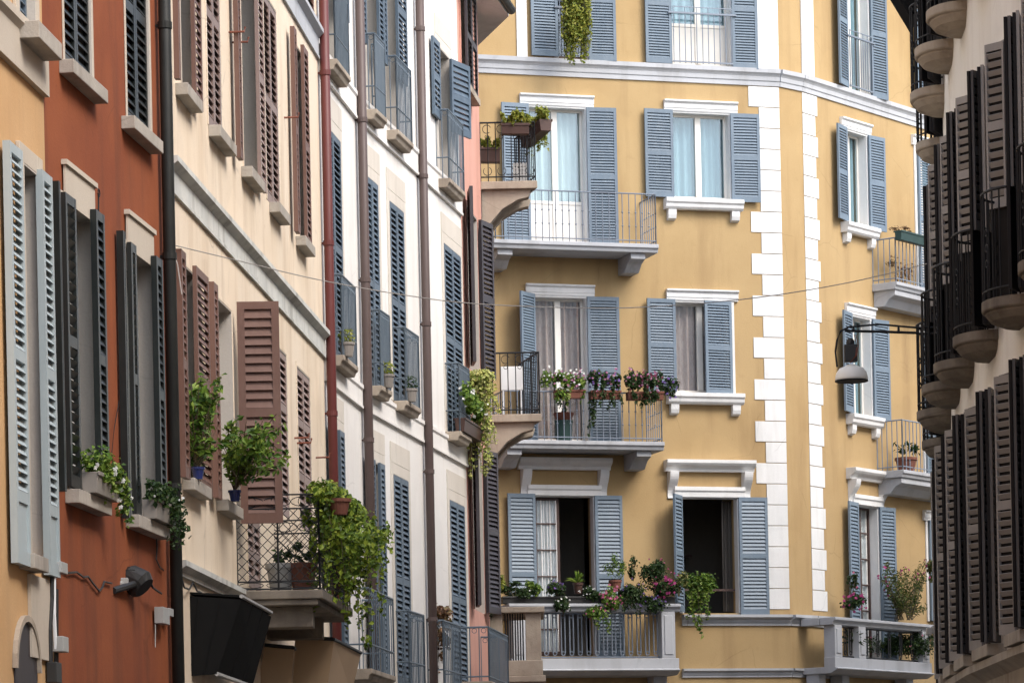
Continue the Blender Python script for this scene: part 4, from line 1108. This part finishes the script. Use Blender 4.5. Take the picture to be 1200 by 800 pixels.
# tan awnings
def tanaw(pts_n, Yn, pts_f, Yf, label):
    t = thing('tan_awning', at(pts_n[1][0], 800, Yn), label, 'awning', 'tan awnings below the lattice balcony')
    a, b, c, d = [at(x, y, Yn) for x, y in pts_n]; e, f_ = [at(x, y, Yf) for x, y in pts_f]
    mb = MB(); quad(mb, a, b, c, d, (0, 1, 0)); quad(mb, b+Vector((.003, .02, 0)), e, f_, c+Vector((.003, .02, 0)), (-1, .05, 0))
    mb.build('cloth', 'tan', t)
    m2 = MB(); m2.tube([a+Vector((0, -.01, .015)), b+Vector((0, -.01, .015)), e+Vector((0, 0, .015))], .02, 6); m2.build('rod', 'iron', t)
tanaw([(346, 748), (391, 750), (382, 812), (338, 812)], 38.4, [(423, 766), (412, 812)], 40.4, 'tan cloth awning with a scalloped right side by the blue railing')
tanaw([(310, 757), (344, 760), (340, 812), (300, 812)], 37.4, [(346, 762), (342, 812)], 37.9, 'small tan awning between the black awning and the other tan one')

# folded white table on the second corner balcony
t = thing('folded_table', at(600, 484, 55.9), 'white folded table leaning inside the black corner balcony', 'table')
c = at(600, 457, 55.9); mb = MB(); mb.box(W3, c.x-.17, c.x+.17, c.y, c.y+.03, c.z, c.z+.37); mb.build('tabletop', 'whiteplas', t, bevel=.008)
for dx in (-.14, .14):
    mb = MB(); mb.tube([(c.x+dx, c.y+.015, c.z), (c.x+dx, c.y-.02, zf2)], .012, 6); mb.build('leg', 'whiteplas', t)

# floodlight box under the right stone balcony
c = at(1096, 742, 47.5); mb = MB()
t = thing('wall_lamp', c, 'small grey box lamp fixed beside the far ochre balcony', 'lamp')
mb.box(W3, c.x-.05, c.x+.12, c.y-.1, c.y+.05, c.z, c.z+.10); mb.tube([c+Vector((.1, 0, .05)), c+Vector((.4, .2, .08))], .02, 6); mb.build('housing', 'greyplas', t, bevel=.01)
mb = MB(); mb.box(W3, c.x-.12, c.x-.052, c.y-.1, c.y+.05, c.z-.02, c.z+.08); mb.build('visor', 'greyplas', t, bevel=.01)

# dark canvas blind high on the far right
c = [at(1046, -14, 45.5), at(1075, -14, 45.5), at(1072, 29, 45.5)]
mb = MB(); n_ = Vector((0, .5, 0)); mb.add([*c, *[x+n_ for x in c]], [(0, 1, 2), (3, 5, 4), (0, 3, 4, 1), (1, 4, 5, 2), (2, 5, 3, 0)])
mb.tube([at(1060, -8, 45.7), Vector((5.95, 45.75, at(1060, -8, 45.7).z))], .02, 6)
tag(mb.build('canvas_blind', 'blackcloth'), 'dark canvas blind hanging above the topmost round balconies', 'blind')

# ------------------------------------------------------------------ plants
def plant(name, label, cat, base, parts, group=None):
    t = thing(name, base, label, cat, group)
    for pn, mat, fn in parts:
        mb = MB(); fn(mb)
        if mb.v: mb.build(pn, mat, t, fix=pn not in ('foliage', 'blossoms'))
    return t
# ivy over the lattice balcony, its pot
iv = thing('ivy', at(410, 690, 37.2), 'bright green ivy pouring over the lattice balcony rail', 'plant')
mb = MB(); st = MB()
for i in range(30):
    tt = R(); x = B_.x + (C_.x-B_.x)*tt + U(-.02, .10); y = B_.y + (C_.y-B_.y)*tt
    strand(mb, (x, y, zr+U(-.02, .10)), U(.4, 1.25)*(1 - .2*tt), .2, 95, .055, .75, .085, st)
for k in range(9):
    tt = (k+.5)/9; c = Vector((B_.x + (C_.x-B_.x)*tt + .05, B_.y + (C_.y-B_.y)*tt, zr+.02)); blob(mb, c, (.2, .25, .14), 260, .055, .75)
for k in range(5):
    strand(mb, at(430+U(-20, 22), 650, 37.6), U(.5, 1.0), .1, 60, .05, .75, .05, st)
blob(mb, at(418, 640, 37.4), (.30, .7, .42), 700, .055, .75, clumps=16)
blob(mb, at(440, 620, 38.2), (.20, .5, .30), 320, .055, .75, clumps=9)
blob(mb, at(362, 610, 36.1), (.13, .1, .16), 120, .05, .75, clumps=4)
blob(mb, at(366, 650, 36.1), (.10, .1, .22), 90, .05, .75, clumps=4)
mb.build('foliage', 'ivy', iv, fix=False); st.build('stems', 'stem', iv)
pt = thing('flower_pot', at(398, 602, 36.4), 'terracotta pot hung among ivy on the lattice balcony', 'pot')
pot(pt, at(398, 603, 36.0), .11, .16, 'terracotta')
for i, (x, y, m_, lab) in enumerate([(328, 640, 'greyplas', 'pale grey pot standing behind the lattice railing at left'), (355, 672, 'terracotta', 'terracotta pot standing behind the lattice railing at right')]):
    base = at(x, y, 36.7); base.z = zf
    plant('potted_plant', lab, 'potted plant', base, [('pot', m_, lambda mb, b=base: mb.lathe(b, [(.1, 0), (.14, .28), (.155, .28), (.155, .33), (.13, .33), (.12, .3)], 16)),
          ('foliage', 'dark', lambda mb, b=base: blob(mb, b + Vector((0, 0, .45)), (.14, .14, .16), 130, .06, .5, clumps=6))])
# boxes on the red house sills
for k, (r, lab) in enumerate([(rB[2], 'grey window box with white flowers on the left lower sill of the red house'), (rB[3], 'grey window box of trailing white flowers on the lower sill beside the drainpipe')]):
    base = wB.P((r[0]+r[1])/2, .14, r[2])
    t = thing('window_box', base, lab, 'window box')
    a0, a1 = r[0]+.25, r[1]+.05
    trough(t, wB.P, a0, a1, .04, .19, r[2]+.002, r[2]+.17, 'greybox')
    fo, fw = MB(), MB()
    for j in range(7):
        cc = wB.P(a0 + (a1-a0)*(j+.5)/7, .15, r[2]+.24 - .01*j); blob(fo, cc, (.13, .14, .14), 130, .05, .65, clumps=5); petals(fw, cc, (.13, .15, .14), 1, .05)
    for j in range(6): strand(fo, wB.P(a1 - U(0, .3), .2, r[2]+.2), U(.2, .42), .12, 40, .045, .65, .05)
    cc = wB.P(a1+.02, .2, r[2]+.02); petals(fw, cc, (.09, .1, .12), 4, .06)
    fo.build('foliage', 'dark' if k else 'green', t, fix=False); fw.build('blossoms', 'whitef', t, fix=False)
# shrubs on the cream house sills
def sillshrub(c, rad, n, clumps, mat, lab, potc, potm='bluepot', size=.075):
    t = thing('potted_shrub', potc, lab, 'potted plant')
    pot(t, potc, .06, .11, potm)
    mb, st = MB(), MB(); top = Vector(c)
    for _ in range(9):
        e = top + Vector((U(-1, 1)*rad[0], U(-1, 1)*rad[1], U(-.9, .9)*rad[2])); m_ = (potc + e)/2 + Vector((U(-.05, .05), 0, .05))
        st.tube([potc + Vector((0, 0, .1)), m_, e], [.008, .006, .003], 5)
    for _ in range(16):
        e = top + Vector((U(-1, 1)*rad[0]*1.15, U(-1, 1)*rad[1], U(-1, 1)*rad[2])); spray(mb, st, None, potc + Vector((0, 0, .12)), e, int(n/22), size, .5, .06)
    blob(mb, c, [x*.8 for x in rad], n//3, size, .5, clumps=clumps)
    mb.build('foliage', mat, t, fix=False); st.build('stems', 'stem', t)
pc = wC.P(wC.S(232, 553, .12), .12, SL+.002)
sillshrub(at(236, 482, 33.0), (.20, .3, .36), 760, 16, 'green', 'leafy green shrub in a blue pot between the brown shutters at left', pc)
pc = wC.P(wC.S(275, 575, .14), .14, SL+.002)
sillshrub(at(291, 522, 34.5), (.33, .3, .27), 760, 14, 'green', 'sprawling green shrub in a blue pot before the wide open brown shutter', pc)
mb = MB(); 
# small pots on the white house balconettes
for i, (x, y, Y, lab) in enumerate([(396, 413, 44.2, 'small yellow plant in a pot on the balconette beside the red drainpipe'), (442, 447, 47.0, 'small yellow green plant on the middle balconette between the brown pipes'), (470, 474, 48.6, 'low dark plant on the balconette left of the farther brown pipe')]):
    Wx, rr_ = [(spec[0]), (spec[3]), (spec[4])][i][:2]
    base = Wx.P(rr_[0]+.2, .2, fl[1]+.002)
    plant('potted_plant', lab, 'potted plant', base, [('pot', 'greybox', lambda mb, b=base: mb.lathe(b, [(.07, 0), (.09, .14), (.1, .14), (.1, .17), (.08, .17)], 14)),
          ('foliage', 'dark' if i == 2 else 'sedum', lambda mb, b=base: blob(mb, b + Vector((0, 0, .24)), (.11, .11, .11), 110, .045, .5))])
# flowers and trailing plant at the far white balcony
r = spec[9][1]; bz = fl[1]
base = wG.P(r[0]+.4, .24, bz+.002)
t = thing('window_box', base, 'dark trough of white geraniums inside the last white house balcony', 'window box')
trough(t, wG.P, r[0]-.05, r[1]+.1, .12, .28, bz+.002, bz+.2, 'brownbox')
fo, fw = MB(), MB()
for j in range(6):
    cc = wG.P(r[0] + (r[1]-r[0])*j/5, .27, bz+.42 + U(-.06, .12)); blob(fo, cc, (.13, .2, .2), 160, .065, .8, clumps=6); petals(fw, cc, (.14, .2, .2), 5, .06)
fo.build('foliage', 'green', t, fix=False); fw.build('blossoms', 'whitef', t, fix=False)
tp = at(556, 446, 52.9)
t = thing('trailing_plant', at(552, 455, 52.9), 'yellow variegated plant trailing from a hanging terracotta pot', 'plant')
pot(t, at(553, 456, 53.0), .11, .17, 'terracotta')
mb, st = MB(), MB()
for i in range(26): strand(mb, tp + Vector((U(-.06, .24), U(-.1, .1), U(-.02, .12))), U(.4, 1.45), .14, 62, .055, .7, .06, st)
blob(mb, tp + Vector((.08, 0, .05)), (.24, .15, .12), 420, .055, .7)
for i in range(2): strand(mb, at(576, 530, 52.8), U(.3, .5), .15, 26, .05, .7, .03, st)
mb.build('foliage', 'varieg', t, fix=False); st.build('stems', 'stem', t)
# dried plant
t = thing('dried_plant', at(515, 735, 51), 'withered brown plant hanging in a pot on the lower white house railing', 'plant')
c = at(514, 720, 50.6); mb, st = MB(), MB(); pot(t, c + Vector((0, .05, -.1)), .12, .16, 'brownbox')
blob(mb, c, (.22, .2, .2), 520, .075, .6, clumps=14); blob(mb, at(520, 742, 50.6), (.14, .15, .2), 260, .07, .6, clumps=8)
for k in range(4): strand(mb, at(509+4*k, 745, 50.6), U(.3, .6), .1, 14, .05, .6, .03, st)
mb.build('foliage', 'dry', t, fix=False); st.build('stems', 'stem', t)
# hanging plant at the top of the corner house
t = thing('hanging_plant', at(672, 12, 64.6), 'long yellow green plant hanging from the top window of the ochre corner house', 'plant')
mb, st = MB(), MB()
for i in range(48):
    x = U(658, 690); Lh = U(.75, 1.28) if 664 < x < 688 else U(.4, .9)
    strand(mb, at(x, -6, 64.75 + U(-.12, .05)), Lh, .06, 62, .06, .65, .05, st)
blob(mb, at(674, 20, 64.6), (.25, .12, .4), 700, .06, .65, clumps=16)
mb.build('foliage', 'sedum', t, fix=False); st.build('stems', 'stem', t)
trough(t, wY.P, wY.S(657, 5), wY.S(691, 5), .12, .26, wY.Z(670, 0), wY.Z(670, -12), 'bluepot')
# planters on the first corner balcony
def fbox(p0, p1, w, h, boxm, leafm, lab, rr=.11, n=7, dens=400, size=.05, tilt=0, name='planter', hang=0, flow=None, fm=None, fn=6, fs=.05, zoff=.06, group=None):
    p0, p1 = Vector(p0), Vector(p1); d = (p1-p0); L = d.length; dn = d/L; nn = Vector((dn.y, -dn.x, 0)).normalized()
    t = thing(name, (p0+p1)/2, lab, 'planter', group)
    def P(a, b, c): return p0 + dn*a + nn*b + Vector((0, 0, c))
    mb = MB(); mb.extrude(P, [(-w*.4, 0), (w*.4, 0), (w*.5, h), (-w*.5, h)], 0, L); mb.box(P, -.012, L+.012, w*.48, w*.48+.014, h-.035, h+.004); mb.build('box', boxm, t, bevel=.005)
    fo = MB(); fw = [MB() for _ in (fm or [])]
    for j in range(n):
        c = P(L*(j+.5)/n, U(-.02, .03), h+zoff+U(-.03, .05)); blob(fo, c, (L/n*.8, rr, rr), dens, size, .65, clumps=5)
        for q, f_ in enumerate(fw): petals(f_, c, (L/n*.8, rr*1.1, rr*1.15), fn, fs)
    for j in range(hang): strand(fo, P(U(0, L), w*.5, h), U(.1, .35), .08, 30, size, .65, .04)
    fo.build('foliage', leafm, t, fix=False)
    for f_, m_ in zip(fw, fm or []): f_.build('blossoms', m_, t, fix=False)
    return t
fbox(at(563, 191, 55.6), at(586, 191, 55.6), .2, .22, 'brownbox', 'sedum', 'brown planter of yellow green sedum low on the black corner balcony', n=4, size=.05)
fbox(at(588, 158, 55.36), at(620, 158, 55.36), .18, .16, 'brownbox', 'sedum', 'brown planter of sedum on the near rail of the upper corner balcony', n=6, rr=.12)
nB_ = Vector((at(634, 170, 55.42).x+.08, 55.45, zr1-.14))
fbox(nB_, nB_ + Vector((-.30, 1.3, 0)), .2, .18, 'brownbox', 'sedum', 'long brown planter of sedum hung along the outer rail of the upper corner balcony', n=8, rr=.14, hang=14)
t = thing('crate', at(607, 211, 55.9), 'grey woven basket crate standing on the upper corner balcony', 'crate')
c = at(610, 211, 55.8); mb = MB()
for k in range(6): mb.box(W3, c.x-.11, c.x+.11, c.y-.1, c.y+.1, zf1+.004+k*.055, zf1+.045+k*.055)
for k in range(5): mb.box(W3, c.x-.115+k*.05, c.x-.085+k*.05, c.y-.112, c.y-.102, zf1+.004, zf1+.33)
mb.build('basket', 'greyplas', t)
# flower boxes on the second floor balcony of the corner house
def onb(x, y, W=wY, o=.9): h = W.hit(x, y, o); return W.P(h[0], o, h[1])
gb = 'flower boxes on the second floor balcony'
fbox(onb(650, 467), onb(684, 467), .18, .15, 'terracotta', 'green', 'terracotta box of pale pink geraniums, leftmost on the yellow house balcony rail', 'x' and   .19, 6, 300, .055, hang=8, fm=['mixf', 'whitef'], fn=6, fs=.06, zoff=.17, name='flower_box', group=gb)
fbox(onb(691, 468), onb(726, 468), .18, .15, 'terracotta', 'dark', 'terracotta box of purple and red flowers in the middle of the balcony rail', .19, 6, 300, .055, hang=8, fm=['purplef', 'mixf'], fn=5, fs=.06, zoff=.15, name='flower_box', group=gb)
fbox(onb(735, 469), onb(776, 469), .18, .15, 'terracotta', 'dark', 'terracotta box of dark red flowers at the right end of the balcony rail', .21, 6, 330, .06, fm=['darkredf', 'mixf'], fn=6, fs=.06, zoff=.18, hang=10, name='flower_box', group=gb)
t = thing('flowering_plant', onb(786, 470), 'pale purple flowering plant spilling round the balcony corner by the sill', 'plant')
fo, fw = MB(), MB(); c = onb(786, 455); blob(fo, c, (.17, .15, .22), 420, .055, .65, clumps=9); petals(fw, c, (.18, .15, .22), 14, .06); fo.build('foliage', 'dark', t, fix=False); fw.build('blossoms', 'purplef', t, fix=False)
t = thing('flowering_plant', onb(640, 450), 'pale green plant with white flowers behind the lower corner balcony rail', 'plant')
fo, fw = MB(), MB(); c = onb(640, 442, o=.7); blob(fo, c, (.15, .15, .2), 300, .055, .65, clumps=7); petals(fw, c, (.16, .15, .2), 10, .055); fo.build('foliage', 'green', t, fix=False); fw.build('blossoms', 'whitef', t, fix=False)
t = thing('climbing_vine', onb(693, 514), 'thin green vine hanging down the balcony bars below the middle flower box', 'plant')
fo, st = MB(), MB()
for k in range(4): strand(fo, onb(692+2*k, 468), U(.35, .68), .08, 40, .06, .7, .05, st)
fo.build('foliage', 'dark', t, fix=False); st.build('stems', 'stem', t)
base = onb(661, 515, o=.45); base.z = zf2y
plant('potted_plant', 'small plant in a turquoise and terracotta pot on the yellow house balcony floor', 'potted plant', base,
      [('pot', 'greenbox', lambda mb: mb.lathe(base, [(.14, 0), (.16, .36), (.17, .36), (.17, .4), (.14, .4)], 18)), ('bowl', 'terracotta', lambda mb: mb.lathe(base+Vector((0, 0, .4)), [(.12, 0), (.18, .10), (.19, .14), (.16, .14)], 18)),
       ('foliage', 'dark', lambda mb: blob(mb, base+Vector((0, 0, .72)), (.12, .12, .2), 160, .055, .5, clumps=5))])
# first floor balcony of the corner house
def bush(x, y, rx, rz, n, leafm, lab, fl=None, fn=0, fs=.06, o=.82, W=wY, name='flowering_plant', size=.055, asp=.6, clumps=10, hang=0, hl=.5, cat='plant', ry=.18):
    rx *= 1.15; rz *= 1.15; n = int(n*2.6); c = onb(x, y, W, o); t = thing(name, c - Vector((0, 0, rz)), lab, cat)
    fo, fw, st = MB(), MB(), MB(); blob(fo, c, (rx, ry, rz), n, size, asp, clumps=clumps)
    for _ in range(7): e = c + Vector((U(-.8, .8)*rx, U(-.1, .1), U(.1, .9)*rz)); st.tube([c - Vector((0, 0, rz)), (c+e)/2 - Vector((0, 0, rz*.3)), e], [.007, .005, .003], 4)
    for _ in range(hang): strand(fo, c + Vector((U(-1, 1)*rx*.8, -.12, -rz*.3)), U(.5, 1)*hl, .12, 36, size, asp, .05, st)
    fo.build('foliage', leafm, t, fix=False); st.build('stems', 'stem', t)
    if fl: petals(fw, c, (rx, ry, rz), fn, fs); fw.build('blossoms', fl, t, fix=False)
    return t
bush(604, 692, .34, .14, 420, 'dark', 'low dark greenery in the trough at the left end of the stone balcony', clumps=9)
bush(586, 683, .09, .13, 120, 'sedum', 'yellow green tuft beside the black shutters over the stone balcony')
bush(625, 689, .13, .12, 200, 'green', 'fresh green plant with tiny white flowers under the left blue shutter', 'whitef', 5, .04)
bush(652, 690, .15, .15, 300, 'dark', 'plant with violet flowers below the half open lace window', 'purplef', 16, .055)
bush(660, 709, .14, .14, 260, 'dark', 'white flowers drooping over the coping of the stone balcony', 'whitef', 14, .055, o=.98)
c_ = onb(677, 676, o=.7); t = thing('spiky_plant', onb(677, 700, o=.7), 'bright green spiky plant before the dark open window', 'plant')
mb = MB()
for k in range(46):
    th, ph = U(0, 2*pi), U(.1, 1.3); dv = Vector((cos(th)*sin(ph), sin(th)*sin(ph)*.7, cos(ph))); L_ = U(.16, .30); b_ = dv.cross(Vector((0, 1, .01))).normalized()*.012
    o_ = c_ - Vector((0, 0, .1)); mb.add([o_-b_, o_+b_, o_+dv*L_*.6+b_, o_+dv*L_-Vector((0, 0, .05)), o_+dv*L_*.6-b_], [(0, 1, 2, 3, 4)])
mb.build('foliage', 'green', t, fix=False)
pot(t, c_ - Vector((0, 0, .3)), .09, .2, 'brownbox')
bush(690, 695, .18, .13, 280, 'dark', 'grey green plant with tiny white flowers in the middle of the stone balcony', 'whitef', 12, .04)
bush(716, 700, .18, .2, 320, 'green', 'bright pink flowers hanging over the stone balcony coping', 'pinkf', 34, .07, o=.98)
base = onb(721, 686, o=.7)
plant('potted_plant', 'feathery green plant in a small terracotta pot against the right blue shutter', 'potted plant', base,
      [('pot', 'terracotta', lambda mb: mb.lathe(base-Vector((0, 0, .1)), [(.08, 0), (.11, .16), (.12, .16), (.12, .2), (.1, .2)], 16)), ('foliage', 'green', lambda mb: blob(mb, base+Vector((0, 0, .33)), (.2, .16, .24), 420, .05, .4, clumps=9))])
bush(742, 694, .24, .22, 480, 'dark', 'dark green bush trailing over the coping between the two windows', 'purplef', 10, .05, o=.95, hang=6, hl=.4)
bush(742, 667, .12, .18, 90, 'dark', 'tall thin stems with small round leaves between the two windows', o=.75, clumps=6)
bush(768, 672, .26, .26, 520, 'dark', 'tall dark bush beside the narrow half open blue shutter', 'pinkf', 10, .06, o=.8, clumps=14)
bush(779, 688, .2, .18, 320, 'dark', 'magenta flowering plant at the right end of the stone balcony', 'magenta', 34, .07, o=.92)
bush(762, 708, .26, .16, 360, 'dark', 'blue violet lobelia hanging over the balcony coping', 'purplef', 22, .045, o=1.0)
bush(700, 716, .2, .13, 260, 'green', 'pale trailing leaves over the coping beneath the pink flowers', 'pinkf', 6, .05, o=1.0, hang=4, hl=.35)
bush(795, 684, .16, .2, 260, 'oleander', 'upright leafy plant at the foot of the narrow blue shutter', 'magenta', 6, .05, o=.85, clumps=8)
bush(820, 688, .28, .28, 620, 'green', 'leafy vine spilling past the corner pier of the stone balcony', hang=9, hl=.85, o=.8, clumps=14, name='leafy_vine', size=.065)
mb = MB(); P = wY.P; s0_, s1_ = W.S(588, 690, .8), W.S(765, 690, .8)
t = thing('planter', wY.P((s0_+s1_)/2, .76, ztc), 'long dark trough holding the flowers along the stone balcony coping', 'planter')
trough(t, wY.P, s0_, wY.S(790, 700, .8), .66, .86, ztc+.003, ztc+.13, 'blackplas')
# right face balcony
t = thing('oleander', onb(1060, 724, wZ, .4), 'tall oleander with pink flowers on the right stone balcony', 'plant')
fo, fw, st = MB(), MB(), MB(); b0 = onb(1058, 726, wZ, .4)
for k in range(34):
    e = onb(U(1030, 1094), U(652, 715), wZ, .4 + U(-.25, .25)); spray(fo, st, fw, b0 + Vector((U(-.2, .2), U(-.1, .1), 0)), e, 46, .085, .26, .06, 3 if k % 3 == 0 else 0, .06)
fo.build('foliage', 'oleander', t, fix=False); st.build('stems', 'stem', t); fw.build('blossoms', 'magenta', t, fix=False)
bush(1000, 705, .25, .16, 260, 'dark', 'low plant with magenta flowers at the left end of the right stone balcony', 'magenta', 18, .08, o=.5, W=wZ, clumps=8)
bush(998, 685, .13, .26, 90, 'dark', 'thin stems with red leaves before the lace window of the right stone balcony', 'pinkf', 4, .06, o=.45, W=wZ, clumps=6)
bush(1093, 668, .12, .2, 160, 'oleander', 'pink tipped shoot reaching over the far closed shutter', 'magenta', 8, .08, o=.5, W=wZ, clumps=6)
c_ = onb(999, 752, wZ, .5); t = thing('spiky_plant', c_ - Vector((0, 0, .2)), 'dark spiky plant poking through the left grille of the right stone balcony', 'plant')
mb = MB()
for k in range(50):
    th, ph = U(0, 2*pi), U(.1, 1.7); dv = Vector((cos(th)*sin(ph), sin(th)*sin(ph), cos(ph))); L_ = U(.22, .42); b_ = dv.cross(Vector((.1, 1, .01))).normalized()*.014
    mb.add([c_-b_, c_+b_, c_+dv*L_*.6+b_, c_+dv*L_-Vector((0, 0, .07)), c_+dv*L_*.6-b_], [(0, 1, 2, 3, 4)])
mb.build('foliage', 'dark', t, fix=False)
bush(1066, 757, .75, .28, 1100, 'dark', 'dense dark ivy filling the wide grille of the right stone balcony', 'pinkf', 8, .06, o=.45, W=wZ, name='ivy', clumps=26, ry=.25)
base = wZ.P(s2d+.45, .4, zf2d+.002)
plant('potted_plant', 'spiky plant in a wide terracotta pot on the grey railed far balcony', 'potted plant', base,
      [('pot', 'terracotta', lambda mb: mb.lathe(base, [(.16, 0), (.2, .22), (.22, .22), (.22, .27), (.18, .27)], 18)), ('foliage', 'dark', lambda mb: blob(mb, base+Vector((0, 0, .42)), (.24, .2, .2), 90, .14, .2, clumps=6))])
c_ = onb(1102, 584, wZ, .4); t = thing('hanging_plant', c_, 'light green plant hanging under the far grey balcony', 'plant')
mb = MB(); blob(mb, c_, (.2, .2, .2), 260, .07, .55, clumps=8); mb.build('foliage', 'ivy', t, fix=False)
base = wZ.P(s3d+.2, .5, zf3d+1.0)
t = thing('planter', wZ.P(s3d+.6, .58, zf3d+.9), 'dark green plastic trough on the rail of the far balcony', 'planter')
h0, h1 = wZ.Z(1060, 283, .6), wZ.Z(1060, 272, .6)
trough(t, wZ.P, s3d, s3d+2.2, .52, .68, h0, h1, 'greenbox')
fo = MB(); blob(fo, wZ.P(s3d+.2, .6, h1+.04), (.25, .15, .08), 160, .05, .5, clumps=5); blob(fo, wZ.P(s3d+.55, .35, h0-.4), (.3, .2, .4), 260, .06, .5, clumps=9); fo.build('foliage', 'dry', t, fix=False)
c_ = at(567, 718, 55.3); t = thing('fern', c_, 'dark fern hanging under the stone corner balcony by the salmon wall', 'plant')
mb = MB()
for k in range(7): strand(mb, c_ + Vector((U(-.08, .08), U(-.05, .05), .1)), U(.15, .35), .05, 26, .05, .5, .04)
mb.build('foliage', 'dark', t, fix=False)

# ================================================================== light
wd = bpy.data.worlds.new('World'); SC.world = wd; wd.use_nodes = True
nt = wd.node_tree; sky = nt.nodes.new('ShaderNodeTexSky'); sky.sky_type = 'NISHITA'; sky.sun_disc = False
EL, AZ = radians(46), radians(130)       # azimuth clockwise from +Y
sky.sun_elevation = EL; sky.sun_rotation = AZ; sky.dust_density = 2.5; sky.air_density = 1.0; sky.ozone_density = 1.0
hs_ = nt.nodes.new('ShaderNodeHueSaturation'); hs_.inputs['Saturation'].default_value = .62
nt.links.new(sky.outputs[0], hs_.inputs['Color']); nt.links.new(hs_.outputs[0], nt.nodes['Background'].inputs[0]); nt.nodes['Background'].inputs[1].default_value = .15
sl = bpy.data.lights.new('sun', 'SUN'); so = bpy.data.objects.new('sun', sl); COL.objects.link(so)
sl.energy = 1.0; sl.angle = radians(24); sl.color = (1, .93, .85)
dv = Vector((sin(AZ)*cos(EL), cos(AZ)*cos(EL), sin(EL)))
so.rotation_euler = dv.to_track_quat('Z', 'Y').to_euler()
vs = SC.view_settings; vs.view_transform = 'Standard'; vs.look = 'None'; vs.gamma = 1; vs.use_curve_mapping = False
vs.exposure = 1.36
SC.render.engine = 'CYCLES'
SC.render.resolution_x, SC.render.resolution_y = 1024, 682
SC.cycles.max_bounces = 6; SC.cycles.transparent_max_bounces = 12
